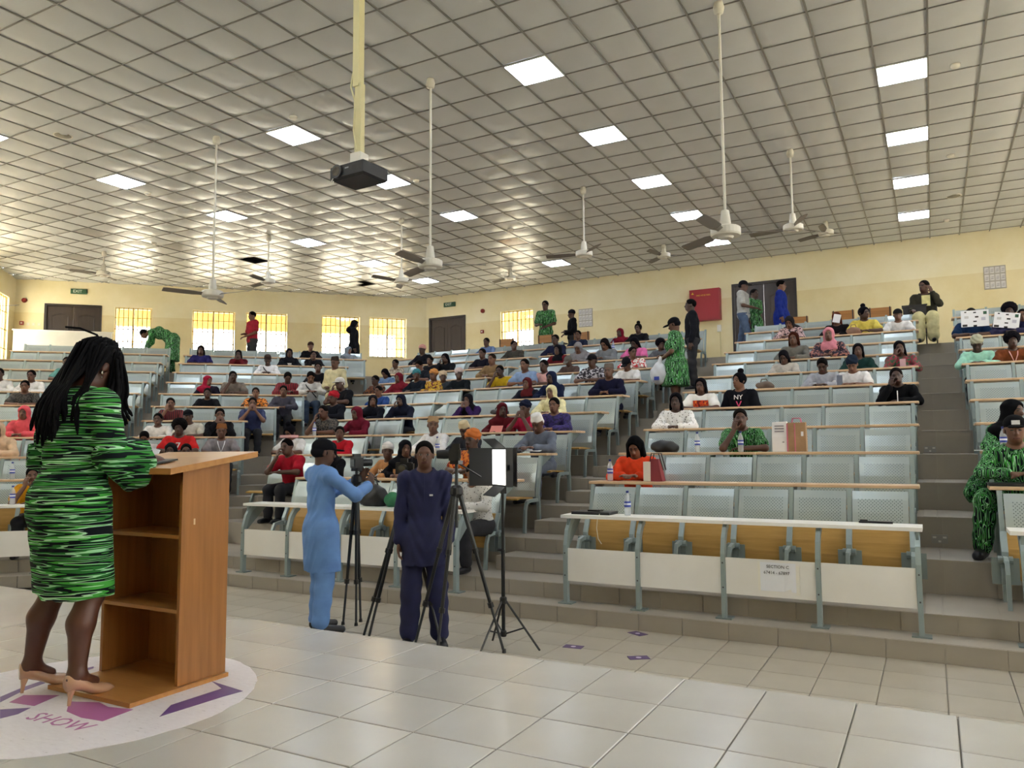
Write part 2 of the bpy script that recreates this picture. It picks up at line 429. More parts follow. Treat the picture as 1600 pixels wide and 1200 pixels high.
# ---- doors
M_DOOR = noisy('door_brown', '3c3029', '332823', 2, .45, (6, 6, 1)); M_DFRAME = mat('door_frame', '2e2622', .5)
def door(num, wing, x0, x1, ztop, panels):
    c = (x0+x1)/2; cx, cy, rz = place(wing, c, YB+.02); w_ = abs(x1-x0); h = ztop-PLAT
    root = empty('door_%d' % num, (cx, cy, PLAT), rz); tag(root, kind='structure')
    fr = MB(); fr.box(-w_/2, -w_/2+.06, -.05, .1, 0, h).box(w_/2-.06, w_/2, -.05, .1, 0, h).box(-w_/2+.06, w_/2-.06, -.05, .1, h-.06, h)
    fr.build('door_frame', M_DFRAME, root)
    for s in (-1, 1):
        lw = (w_-.12)/2
        lf = MB(); lf.box(-lw/2+.003, lw/2-.003, .0, .04, .005, h-.062); o = lf.build('door_leaf', M_DOOR, root, (s*lw/2, 0, 0))
        for (z0, z1) in panels:
            pts = [(-lw*.32, z0), (lw*.32, z0), (lw*.32, z1)]
            for q in range(7):
                a = q/6; pts.append((lw*.32*(1-2*a), z1+.07*math.sin(math.pi*a)))
            mbp = MB(); m_ = len(pts)
            mbp.loft([[(x, 0.001, z) for x, z in pts], [(x, -.014, z) for x, z in pts], [(x*.86, -.006, (z-(z0+z1)/2)*.93+(z0+z1)/2) for x, z in pts]]); mbp.build('moulded_panel', M_DOOR, o)
        MB().tube([(0, 0, 0), (0, -.06, 0), (-s*.09, -.06, 0)], .01, 6).build('door_handle', M_STEEL, o, (-s*(lw/2-.07), 0, 1.0))
door(1, 'w', -4.77, -3.31, DZT, [(.2, .75), (1.0, 1.85)])
door(2, 'm', -14.12, -12.74, DZT, [(.2, .75), (1.0, 1.85)])
door(3, 'm', -4.47, -2.85, DZT+.06, [(.2, .75), (1.0, 1.85)])
# ---- windows
M_WF = mat('window_frame', 'd9cda6', .5); M_BAR = mat('burglar_bar', 'a88c4c', .5)
M_GLASS = bpy.data.materials.new('window_glass'); M_GLASS.use_nodes = True
_t = M_GLASS.node_tree; _t.nodes.clear(); _o = _t.nodes.new('ShaderNodeOutputMaterial'); _m = _t.nodes.new('ShaderNodeMixShader'); _a = _t.nodes.new('ShaderNodeBsdfTransparent'); _g = _t.nodes.new('ShaderNodeBsdfGlossy'); _g.inputs['Roughness'].default_value = .05
_a.inputs[0].default_value = (.93, .94, .93, 1); _m.inputs[0].default_value = .06
_t.links.new(_a.outputs[0], _m.inputs[1]); _t.links.new(_g.outputs[0], _m.inputs[2]); _t.links.new(_m.outputs[0], _o.inputs[0])
def window(num, cx, cy, rz, w_, z0, z1):
    h = z1-z0; root = empty('window_%d' % num, (cx, cy, z0), rz); tag(root, kind='structure')
    fr = MB(); e = .045
    fr.box(-w_/2, w_/2, .06, .12, 0, e).box(-w_/2, w_/2, .06, .12, h-e, h).box(-w_/2, -w_/2+e, .06, .12, e, h-e).box(w_/2-e, w_/2, .06, .12, e, h-e).box(-.025, .025, .06, .12, e, h-e)
    fr.build('window_frame', M_WF, root)
    MB().box(-w_/2-.05, w_/2+.05, -.03, .06, -.03, 0).build('window_sill', M_WF, root)
    for s in (-1, 1): MB().box(-w_/4+.02, w_/4-.02, -.002, .002, e, h-e).build('pane', M_GLASS, root, (s*w_/4, .09 , 0))
    nb = 8
    vb = MB().box(-.011, .011, -.011, .011, 0, h-.02).mesh('bar'); hb = MB().box(-w_/2+.01, w_/2-.01, -.008, .008, -.011, .011).mesh('crossbar')
    for q in range(1, nb): link('bar', vb, M_BAR, root, (-w_/2+w_*q/nb, .03, .01))
    for zz in (.22, .5, .76): link('crossbar', hb, M_BAR, root, (0, .035, h*zz))
num = 1
for x0, x1 in wingwin:
    cx, cy, rz = place('w', (x0+x1)/2, YB); window(num, cx, cy, rz, x1-x0, WZ0-.02, WZ1); num += 1
for x0, x1 in mainwin: window(num, (x0+x1)/2, YB, 0, x1-x0, WZ0, WZ1); num += 1
dv = (Vector(D)-Vector(C_)).normalized()
for a, b in SW:
    q = Vector(C_)+dv*((a+b)/2); window(num, q.x, q.y, math.radians(135), b-a, 3.6, 5.45); num += 1
for a, b in RWIN_ADDED:
    window(num, 6.9, YB-(a+b)/2, -math.pi/2, b-a, 2.6, 4.6); num += 1
# ---- veranda outside the windows
M_OUT = mat('veranda_paint', 'c2aa70', .8); M_GRD = mat('sunny_ground', 'e6dcc6', .9)
def veranda(wing, x0, x1, nm):
    cx, cy, rz = place(wing, (x0+x1)/2, YB+2.3); w_ = abs(x1-x0)
    root = empty('veranda', (cx, cy, PLAT), rz, 'yellow veranda beam and posts seen through the %s windows' % nm, 'veranda')
    MB().box(-w_/2, w_/2, -.12, .12, 1.95, 2.6).build('beam', M_OUT, root)
    MB().box(-w_/2, w_/2, -2.05, .4, 2.6, 2.72).build('roof_slab', M_OUT, root)  # roof added to shade the beam and floor, underside seen through the windows
    k = int(w_/3.6)
    for q in range(k+1): MB().box(-.14, .14, -.14, .14, -.05, 1.95).build('post', M_OUT, root, (-w_/2+.3+q*(w_-.6)/k, 0, 0))
veranda('w', -14.0, -3.0, 'left wall'); veranda('m', -13, -8, 'back wall')
struct('ground', MB().box(-70, 50, -30, 70, LOW-.9, LOW-.6), M_GRD, label='sunlit ground outside the hall')
gp = MB(); gp.prism([(-14.4, 20.75), mir(-2.4, 20.75), mir(-2.4, 26), (-16, 26), (6, 26), (6, 20.75)], PLAT-.3, PLAT-.1)
struct('veranda_floor', gp, M_GRD, label='pale veranda floor outside the windows')
# ================================================================ benches
SP = .545
_bm = {}
def bench_meshes(p):
    k = round(p, 3)
    if k in _bm: return _bm[k]
    hw = p/2-.026
    prof = [(.735, .42), (.728, .50), (.745, .60), (.775, .72), (.815, .84), (.850, .915)]
    mb = MB(); front = []; back = []
    nx = 6
    for (y, z) in prof:
        front.append([(-hw+2*hw*i/nx, y+.010*(1-(2*i/nx-1)**2), z) for i in range(nx+1)])
        back.append([(-hw+2*hw*i/nx, y+.014+.010*(1-(2*i/nx-1)**2), z-.003) for i in range(nx+1)])
    rings = [f + b[::-1] for f, b in zip(front, back)]
    mb.loft(rings); panel = mb.mesh('backrest', False)
    post = MB().bar([(.80, .0), (.79, .30), (.765, .45), (.795, .65), (.865, .935)], .040, .045).mesh('post')
    seat = MB().loft([[(-hw+.01, .28, .425), (hw-.01, .28, .425), (hw-.01, .28, .405), (-hw+.01, .28, .405)], [(-hw+.01, .36, .435), (hw-.01, .36, .435), (hw-.01, .36, .415), (-hw+.01, .36, .415)], [(-hw+.01, .70, .42), (hw-.01, .70, .42), (hw-.01, .70, .40), (-hw+.01, .70, .40)]]).mesh('seat')
    fold = MB().loft([[(sx*(p/2-.004), y+dy, z) for sx, dy in ((-1, 0), (1, 0), (1, .022), (-1, .022))] for y, z in ((.690, .20), (.665, .34), (.672, .46), (.705, .595))]).mesh('seat')
    leg = MB().bar([(.77, .385), (.55, .385), (.46, .37), (.42, .28), (.395, .0)], .032, .042).mesh('leg')
    plate = MB().box(-.10, .10, .648, .662, .17, .39).box(-.035, -.018, .635, .65, .17, .34).box(.018, .035, .635, .65, .17, .34).mesh('hinge_plate')
    arm = MB().bar([(.625, .37), (.622, .44), (.66, .52), (.70, .60)], .05, .03).mesh('support_arm')
    hub = MB().tube([(-.055, .625, .375), (.055, .625, .375)], .032, 10).mesh('hinge_hub')
    gus = MB().loft([[(-.012, .87, .935), (.012, .87, .935), (.012, .87, .80), (-.012, .87, .80)], [(-.012, 1.15, .937), (.012, 1.15, .937), (.012, 1.15, .92), (-.012, 1.15, .92)]]).mesh('desk_bracket')
    _bm[k] = (panel, post, seat, fold, leg, plate, arm, hub, gus); return _bm[k]
def desk_piece(x0, x1, kind):
    k = ('desk', round(x1-x0, 3), kind)
    if k not in _bm:
        hw = (x1-x0)/2-.002; mb = MB(); b = .006
        mb.loft([[(-hw, .894, .940), (hw, .894, .940), (hw, 1.215, .940), (-hw, 1.215, .940)], [(-hw, .890, .946), (hw, .890, .946), (hw, 1.219, .946), (-hw, 1.219, .946)], [(-hw, .890, .964), (hw, .890, .964), (hw, 1.219, .964), (-hw, 1.219, .964)], [(-hw+b, .896, .970), (hw-b, .896, .970), (hw-b, 1.213, .970), (-hw+b, 1.213, .970)]])
        _bm[k] = mb.mesh('desk_top')
    return _bm[k], (x0+x1)/2
SECN = {'S5': 'block with the paper notice', 'S4': 'block behind the camera crew', 'S3': 'wedge block left of the crew block', 'S2': 'wedge block below the left wall windows', 'S1': 'block behind the speaker', 'S6': 'block at the right edge'}
def bench(sec, wing, r, xa, xb, fold=False):
    n = max(1, round(abs(xb-xa)/SP)); p = abs(xb-xa)/n
    cx, cy, rz = place(wing, (xa+xb)/2, Y0+DY*r)
    root = empty('bench', (cx, cy, tz(r)), rz, 'grey bench with desk ledge, %s row of the %s' % (ordinal(r), SECN[sec]), 'bench', 'tiered lecture benches')
    panel, post, seat, fo, leg, plate, arm, hub, gus = bench_meshes(p)
    for i in range(n):
        x = -n*p/2+(i+.5)*p
        link('backrest', panel, M_PERF, root, (x, 0, 0))
        link('seat', fo if fold else seat, M_SEATWOOD, root, (x, 0, 0))
    for i in range(n+1):
        x = -n*p/2+i*p
        link('post', post, M_POST, root, (x, 0, 0))
        link('leg', leg, M_POST, root, (x, 0, 0))
        if fold:
            o = link('hinge_plate', plate, M_BRACKET, root, (x, 0, 0)); link('support_arm', arm, M_POST, root, (x, 0, 0)); link('hinge_hub', hub, M_BRACKET, root, (x, 0, 0))
        if r < 10 and i % 2 == 0: link('desk_bracket', gus, M_BRACKET, root, (x, 0, 0))
    if r < 10:
        hw = n*p/2+.07
        cuts = [-hw, hw] if n < 4 else [-hw, (0 if n % 2 == 0 else p/2), hw]
        for a, b in zip(cuts, cuts[1:]):
            me, c = desk_piece(a, b, 'w'); link('desk_top', me, M_WOODTOP, root, (c, 0, 0))
    return root
S4A, S4B = -7.66, -4.41
S5A, S5B = -3.30, -.05-.14
for r in range(11):
    bench('S5', 'm', r, S5A, S5B, r == 0)
    bench('S4', 'm', r, S4A, S4B, r == 0)
    bench('S6', 'm', r, .49, .49+SP*3, r == 0)
    bench('S1', 'w', r, -7.02, -7.02+SP*6, r == 0)
    yb = Y0+DY*r+.6
    n3 = int((-7.98-bend_x(yb)-.05)/SP)
    if r >= 1 and n3 >= 1: bench('S3', 'm', r, -7.98-n3*SP, -7.98)
    n2 = int((-7.52-bend_x(yb)-.57)/SP)+(1 if r == 6 else 0)
    if r >= 1 and n2 >= 1: bench('S2', 'w', r, -7.52-n2*SP, -7.52)
# front desks with white modesty boards
def front_desk(wing, xs, label, extra=.08):
    cx, cy, rz = place(wing, (xs[0]+xs[-1])/2, 6.93); root = empty('front_desk', (cx, cy, STEP1), rz, label, 'desk', 'white fronted desks')
    c0 = (xs[0]+xs[-1])/2; sg = 1 if wing == 'm' else -1
    xs = [(x-c0)*sg for x in xs]; xs = sorted(xs)
    lg = MB().bar([(0, .0), (.0, .35), (.005, .55), (.045, .68), (.10, .76), (.16, .80)], .038, .06).mesh('leg')
    bp = MB().box(-.07, .07, -.05, .07, 0, .012).mesh('base_plate')
    gs = MB().loft([[(-.01, .05, .80), (.01, .05, .80), (.01, .05, .52), (-.01, .05, .52)], [(-.01, .34, .80), (.01, .34, .80), (.01, .34, .77), (-.01, .34, .77)]]).mesh('desk_bracket')
    sc = MB().box(-.006, .006, -.034, -.03, -.006, .006).mesh('bolt')
    for i, x in enumerate(xs):
        l = link('leg', lg, M_POST, root, (x, 0, 0)); link('base_plate', bp, M_BRACKET, root, (x, 0, 0))
        for zz in (.27, .48): link('bolt', sc, M_STEEL, l, (0, 0, zz))
        if i in (0, len(xs)-1): link('desk_bracket', gs, M_BRACKET, root, (x, 0, 0))
    for a, b in zip(xs, xs[1:]): MB().box(a+.022, b-.022, -.012, .006, .215, .525).build('modesty_board', M_WHITE, root)
    L, R_ = xs[0]-extra, xs[-1]+extra-.04; mid = xs[len(xs)//2]
    for a, b in ((L, mid), (mid, R_)): MB().box(a+.002, b-.002, .05, .38, .806, .836).build('desk_top', M_WHITE, root)
    return root
fd5 = front_desk('m', [-3.17, -2.44, -1.66, -.88, -.14], 'white fronted desk with a paper notice on its third board')
front_desk('m', [-7.54, -6.80, -6.0, -5.2, -4.43], 'white fronted desk behind the camera crew')
front_desk('w', [-6.95, -6.2, -5.4, -4.6, -3.8], 'white fronted desk at the left behind the speaker')
front_desk('m', [.56, 1.3, 2.1], 'white fronted desk at the lower right edge')
# paper notice
nt = empty('paper_notice', (-1.20, 6.916, -.043), 0, 'white paper notice lettered section C taped to a white board', 'notice')
NB = MB().loft([[(-.145+.29*i/6, -.001-.004*math.sin(i), 0) for i in range(7)], [(-.145+.29*i/6, -.001-.003*math.sin(i*1.3), .13) for i in range(7)], [(-.145+.29*i/6, -.001, .24) for i in range(7)]], cap=False, closed=False)
NB.build('sheet', mat('paper', 'eef0f6', .7), nt)
INK = mat('ink', '20242c', .7)
for s, z, sz, x in (('SECTION C', .205, .036, .0), ('67414 - 67897', .155, .036, -.01)):
    link('lettering', text_mesh(s, sz), INK, nt, (x, -.007, z), rot=(math.pi/2, 0, 0))
MB().box(-.165, -.145, -.003, -.001, .0, .25).box(.145, .175, -.003, -.001, -.02, .22).build('tape', mat('tape', 'efece2', .3), nt)
# wall sockets in the right-hand stair
def socket(x, y, z, lab):
    t = empty('wall_socket', (x, y, z), 0, lab, 'socket', 'double sockets on the stair')
    MB().box(-.073, .073, -.012, 0, -.043, .043).build('face_plate', mat('socket_grey', '9a9894', .4), t)
    for s in (-1, 1):
        MB().box(-.016, .016, -.016, -.011, .008, .026).build('rocker_switch', mat('socket_white', 'd2d0cc', .4), t, (s*.045, 0, 0))
    MB().box(-.012, .012, -.014, -.011, -.032, -.014).build('indicator', mat('socket_white', 'd2d0cc', .4), t)
socket(.02, Y0+DY*2-.014, tz(1)+.09, 'double wall socket on the lower stair riser beside a black boot')
socket(-.03, Y0+DY*5-.014, tz(4)+.06, 'double wall socket further up the right-hand stair')
# ================================================================ ceiling fans
def fan(x, y, zh, ang, label, blades=3, brown=False):
    root = empty('ceiling_fan', (x, y, zh), 0, label, 'fan', 'ceiling fans')
    MB().lathe([(.012, CEIL-zh-.14), (.05, CEIL-zh-.13), (.062, CEIL-zh-.07), (.05, CEIL-zh-.03), (.045, CEIL-zh)], 14).build('canopy', M_WFAN, root, smooth=True)
    MB().tube([(0, 0, .1), (0, 0, CEIL-zh-.05)], .016, 8).build('rod', M_WFAN, root)
    MB().lathe([(.02, .26), (.042, .25), (.058, .12), (.060, .075), (.135, .070), (.158, .055), (.160, -.012), (.150, -.030), (.085, -.036), (.07, -.06), (.0, -.065)], 24).build('motor', M_WFAN, root)
    for k in range(blades):
        a = ang+2*math.pi*k/3
        mb = MB()
        pts = [(.13, .025), (.22, .03), (.28, .058), (.45, .068), (.68, .06), (.72, .045)]
        rings = []
        for (l, hw) in pts: rings.append([(l, -hw, .004-.014), (l, hw, .004+.02), (l, hw, .010+.02), (l, -hw, .010-.014)])
        mb.loft(rings); mb.build('blade', M_BLADE, root, (0, 0, .0), a)
for a in [(-1.85, 8.28, 3.47, .4, 'nearest white ceiling fan on a long rod at right, above the stair'), (-5.62, 8.18, 3.56, .55, 'ceiling fan on a long rod right of the projector'), (-9.59, 8.10, 3.56, 2.2, 'ceiling fan on a long rod above the left wall windows'),
          (-1.84, 13.12, 4.74, .9, 'ceiling fan on a medium rod above the right-hand block'), (-5.55, 13.12, 4.78, 1.3, 'ceiling fan on a medium rod above the middle block'), (-9.66, 12.99, 4.71, .2, 'ceiling fan just behind the one right of the projector'),
          (-13.1, 12.59, 5.0, .8, 'ceiling fan on a short rod beside the missing ceiling tile'), (-5.47, 17.84, 5.78, .3, 'ceiling fan near the back wall over the red cabinet'), (-1.82, 17.77, 5.80, .5, 'ceiling fan close to the ceiling over the right-hand door'),
          (-17.57, 11.58, 5.5, .1, 'ceiling fan at far left above the brown door'), (-9.9, 18.24, 5.82, .7, 'ceiling fan near the ceiling over the back wall window'), (-15.75, 8.0, 3.95, .35, 'ceiling fan blade reaching in at the left edge')]:
    fan(*a)
# ---- small things on the ceiling
def disc(name, x, y, r, h, m, label, cat, group):
    t = tag(MB().lathe([(r*.75, -h), (r, -h*.6), (r, 0.0)], 16).build(name, m, None, (x, y, CEIL-.012), smooth=True), label, cat, group)
    return t
M_DET = mat('detector_white', 'e2ded4', .45)
for q, (x, y, wh) in enumerate([(-8.03, 8.15, 'left of the projector pole'), (-12.84, 9.29, 'by the far left light panel'), (-8.03, 11.23, 'just right of the projector'), (.49, 11.16, 'by the nearest light of the right column'), (.5, 14.7, 'between the second and third lights of the right column'), (.5, 18.94, 'nearest the back wall at right'), (-8.05, 14.85, 'above the unlit tan panel'), (-8.13, 19.1, 'over the standing man in green'), (-15.81, 11.65, 'over the left wall'), (-18.13, 13.43, 'nearest the brown door at left')]):
    disc('smoke_detector', x, y, .06, .045, M_DET, 'small white smoke detector '+wh, 'detector', 'smoke detectors')
for x, y, wh in [(-11.6, 6.9, 'at upper left'), (.6, 17.19, 'near the back wall at right')]:
    t = empty('ceiling_speaker', (x, y, CEIL-.012), 0, 'round flush ceiling speaker '+wh, 'speaker', 'ceiling speakers')
    MB().lathe([(.0, -.014), (.115, -.012), (.12, 0)], 20).build('grille', mat('speaker_grille', '8c8779', .6), t, smooth=True); MB().lathe([(.12, -.01), (.135, -.014), (.14, 0)], 20).build('rim', M_DET, t, smooth=True)
for gx, gy, lb in [(-19, 10, 'dark opening of a missing ceiling tile near the left wall'), (-18, 16, 'dark opening of a half fallen ceiling tile near the corner')]:
    x, y = GX+T*(gx+.5), GY+T*(gy+.5)
    mb = MB(); s = .29
    for a, b, c, d in ((-s, s, -s, -s+.01), (-s, s, s-.01, s), (-s, -s+.01, -s, s), (s-.01, s, -s, s)): mb.box(a, b, c, d, 0, .1)
    t = empty('ceiling_opening', (x, y, CEIL), 0, lb, 'opening'); mb.build('rim', M_VOID, t)
    if gx == -18: MB().box(-.29, .0, -.29, .02, -.01, .0).build('broken_tile', M_CTILE, t)
# ---- projector on its pole
PX, PY = -4.58, 5.5
M_CREAM = mat('cream_pole', 'd8cf9e', .45)
t = empty('projector_mount', (PX, PY, 3.86), 0, 'cream square projector pole with a loose cable hanging from the ceiling', 'mount')
mb = MB().box(-.055, .015, -.04, .04, .72, CEIL-3.86-.02); mb.build('pole', M_CREAM, t)
MB().box(-.035, .035, -.03, .03, .06, .75).build('lower_pole', M_CREAM, t)
MB().box(-.06, .06, -.06, .06, -.062, .07).build('bracket', M_DET, t)
MB().tube([(-.05, 0, .95), (-.09, 0, .86), (-.10, -.01, .74), (-.06, 0, .6), (-.035, -.03, .5), (-.045, -.03, .3), (-.01, -.03, .1)], .009, 6).build('cable', M_CREAM, t)
PJ = empty('projector', (PX, PY, 3.73), math.radians(-4), 'black ceiling projector with a large round lens hanging from the cream pole', 'projector')
mb = MB(); hw, hd, hh = .205, .165, .07
mb.loft([[(-hw+.02, -hd+.02, -hh), (hw-.02, -hd+.02, -hh), (hw-.02, hd-.02, -hh), (-hw+.02, hd-.02, -hh)], [(-hw, -hd, -hh+.02), (hw, -hd, -hh+.02), (hw, hd, -hh+.02), (-hw, hd, -hh+.02)], [(-hw, -hd, hh-.015), (hw, -hd, hh-.015), (hw, hd, hh-.015), (-hw, hd, hh-.015)], [(-hw+.02, -hd+.02, hh), (hw-.02, -hd+.02, hh), (hw-.02, hd-.02, hh), (-hw+.02, hd-.02, hh)]])
mb.build('casing', mat('projector_black', '1b1c20', .45), PJ)
MB().tube([(-.115, -hd+.02, .005), (-.115, -hd-.018, .005)], .062, 18).build('lens_barrel', mat('lens_ring', '2c2c2e', .35), PJ)
MB().tube([(-.115, -hd-.012, .005), (-.115, -hd-.021, .005)], .044, 18).build('lens', mat('lens_glass', '3a3530', .08, coat=1), PJ)
for q in range(6): MB().box(.07+.018*q, .078+.018*q, -hd-.002, -hd+.004, -.03, .03).build('vent_slot', M_BLACK, PJ)
MB().box(-.02, .025, -hd-.003, -hd, .015, .026).build('badge', mat('pale_print', '8c9298', .5), PJ)
MB().tube([(-.17, -hd, -.05), (-.175, -hd-.02, -.09), (-.16, -hd-.01, -.10), (-.165, -hd, -.075)], .005, 5).build('lens_cap_strap', M_DET, PJ)
# ================================================================ things on the walls
def on_wall(name, wing, x, z, label, cat, group=None, off=.0):
    cx, cy, rz = place(wing, x, YB-.002-off); return empty(name, (cx, cy, z), rz, label, cat, group)
for wing, x, wh in (('m', -13.32, 'over the door near the corner'), ('w', -4.17, 'over the door at far left')):
    t = on_wall('exit_sign', wing, x, 5.79, 'green exit sign with white letters '+wh, 'sign', 'exit signs')
    MB().box(-.21, .21, -.05, 0, -.07, .07).build('sign_box', mat('exit_green', '2f5a40', .5), t)
    link('lettering', text_mesh('EXIT', .115), mat('exit_white', 'e8eee6', .5), t, (-.03, -.052, 0), rot=(math.pi/2, 0, 0))
for wing, x, wh in (('m', -12.10, 'right of the door near the corner'), ('w', -2.80, 'by the left corner')):
    t = on_wall('alarm_sounder', wing, x, 5.47, 'round red alarm sounder on the wall '+wh, 'alarm', 'alarm sounders')
    o = MB().lathe([(.055, .07), (.065, .05), (.07, 0)], 16).build('sounder', mat('alarm_red', '8a2420', .5), t, smooth=True); o.rotation_euler = (math.pi/2, 0, 0)
for wing, x, wh in (('m', -12.12, 'near the corner door'), ('w', -2.76, 'left of the far left door')):
    t = on_wall('call_point', wing, x, 4.82, 'small red fire call point '+wh, 'call point', 'fire call points')
    MB().box(-.05, .05, -.05, 0, -.05, .05).build('casing', mat('alarm_red', '8a2420', .5), t); MB().box(-.025, .025, -.054, -.049, -.02, .02).build('glass_tab', M_DET, t)
for q, x in enumerate((-2.92, -3.05, -3.19)):
    t = on_wall('light_switch', 'w', x, 4.80, '%s switch plate from the call point left of the far left door' % ordinal(q), 'switch', 'switch plates')
    MB().box(-.045, .045, -.012, 0, -.045, .045).build('plate', mat('switch_cream', 'e0d6b8', .5), t); MB().box(-.012, .012, -.018, -.011, -.02, .02).build('rocker', M_DET, t)
# notice grids: 12 little framed cards each
M_CARD = noisy('card_grey', 'dedad6', 'c9c5c4', 9, .6)
for x, z, wh in ((-8.65, 4.95, 'beside the person in a black beanie'), (1.43, 4.99, 'at the upper right of the back wall')):
    t = on_wall('card_board', 'm', x, z, 'grey wall board with twelve small cards '+wh, 'notice board', 'card boards')
    MB().box(-.215, .215, -.015, 0, -.265, .265).build('backing', mat('board_grey', 'b0aaa0', .6), t)
    for i in range(4):
        for j in range(3):
            c = MB().box(-.043, .043, -.026, -.014, -.07, .07).build('card', M_CARD, t, (-.156+.104*i, 0, -.17+.17*j))
            MB().box(-.025, .025, -.028, -.0255, -.03, -.022).box(-.02, .03, -.028, -.0255, .01, .016).build('print_line', mat('card_print', '77747c', .6), c)
t = on_wall('fire_hose_cabinet', 'm', -5.15, 4.97, 'red metal fire hose cabinet on the back wall', 'cabinet')
M_RED = mat('cabinet_red', '9c2630', .4)
MB().box(-.40, .40, -.20, 0, -.42, .42).build('box', M_RED, t)
dd = MB().box(-.375, .375, -.215, -.2, -.395, .395).build('door', M_RED, t)
MB().lathe([(.0, .012), (.032, .01), (.036, 0)], 14).build('lock', M_DET, dd, (-.31, -.216, .0)).rotation_euler = (math.pi/2, 0, 0)
M_YEL = mat('yellow_print', 'e0b22c', .5)
link('lettering', text_mesh('FIRE HOSE REEL', .055), M_YEL, dd, (-.02, -.217, .25), rot=(math.pi/2, 0, 0))
MB().loft([[(-.035, -.218, 0), (.035, -.218, 0), (.0, -.218, .065)], [(-.035, -.216, 0), (.035, -.216, 0), (.0, -.216, .065)]]).build('flame_mark', M_YEL, dd, (-.31, 0, .29))
t = on_wall('isolator_switch', 'm', -4.82, 4.33, 'small white switch box with conduit under the red cabinet', 'switch'); MB().box(-.05, .05, -.06, 0, -.09, .09).build('casing', M_DET, t); MB().tube([(.02, -.02, -.09), (.02, -.02, -1.08)], .012, 6).build('conduit', mat('conduit', 'c9bb8c', .5), t)
t = on_wall('white_board', 'w', -3.95, PLAT+.80, 'long low white board leaning under the far left door', 'board', off=.55)
MB().box(-1.22, 1.22, -.03, 0, -.80, .52).build('panel', noisy('marker_board', 'ded9cc', 'cfcabc', 3, .45), t); MB().box(-1.25, 1.25, -.035, .005, .52, .55).build('rim', M_DET, t)
t = on_wall('banner', 'm', -6.95, PLAT+.72, 'white cloth banner with dark green stripes hung low on the back wall', 'banner', off=.06)
bn = MB(); rows = []
for j in range(2): rows.append([(-.85+1.7*i/24, -.02*math.sin(i*1.1)-.01, -.25+.55*j) for i in range(25)])
MB().box(-.86, .86, -.012, .06, .29, .31).build('rod', M_DET, t)
bn.loft(rows, cap=False, closed=False); ob = bn.build('cloth', [mat('banner_white', 'd8d4cc', .8), mat('banner_green', '245038', .8)], t)
for i, pol in enumerate(ob.data.polygons):
    if i in (16, 17, 19, 21): pol.material_index = 1
if len(ob.data.materials) < 2: ob.data.materials.append(mat('banner_green'))
# ---- loose wooden school chairs on the back platform
M_CHW = noisy('chair_wood', 'b27a3c', '9a6630', 2, .45, (1, 12, 12)); M_CHF = mat('chair_frame', '221e1c', .5)
def chair(wing, x, y, ang, label, dark=False, tablet=True):
    cx, cy, rz = place(wing, x, y); t = empty('writing_chair', (cx, cy, PLAT), rz+ang, label, 'chair', 'loose school chairs')
    wd = M_CHF if dark else M_CHW
    MB().box(-.2, .2, -.2, .2, .43, .45).build('seat', wd, t)
    MB().box(-.22, .22, .20, .225, .66, .86).build('backrest', wd, t)
    for sx in (-1, 1):
        MB().tube([(sx*.19, .2, 0), (sx*.19, .2, .45), (sx*.19, .235, .87)], .013, 6).build('leg', M_CHF, t)
        MB().tube([(sx*.19, -.19, 0), (sx*.19, -.19, .44)], .013, 6).build('leg', M_CHF, t)
    if tablet:
        MB().tube([(-.19, -.19, .44), (-.24, -.25, .68)], .012, 6).build('arm_strut', M_CHF, t); MB().box(-.30, .16, -.50, -.22, .68, .70).build('writing_tablet', M_CHF, t)
for a in [('m', -9.75, 17.95, 3.14, 'wooden school chair just left of the standing man in green'), ('m', -8.55, 17.85, 3.1, 'wooden school chair in front of the standing man in green'), ('m', -7.55, 17.9, 3.0, 'wooden school chair in front of the person in a black beanie'), ('m', -2.55, 18.3, 3.3, 'wooden school chair before the right-hand door'), ('m', -1.55, 18.0, 3.14, 'wooden school chair behind the auburn haired woman'), ('m', -.85, 18.0, 3.2, 'wooden school chair behind the woman in yellow')]: chair(*a)
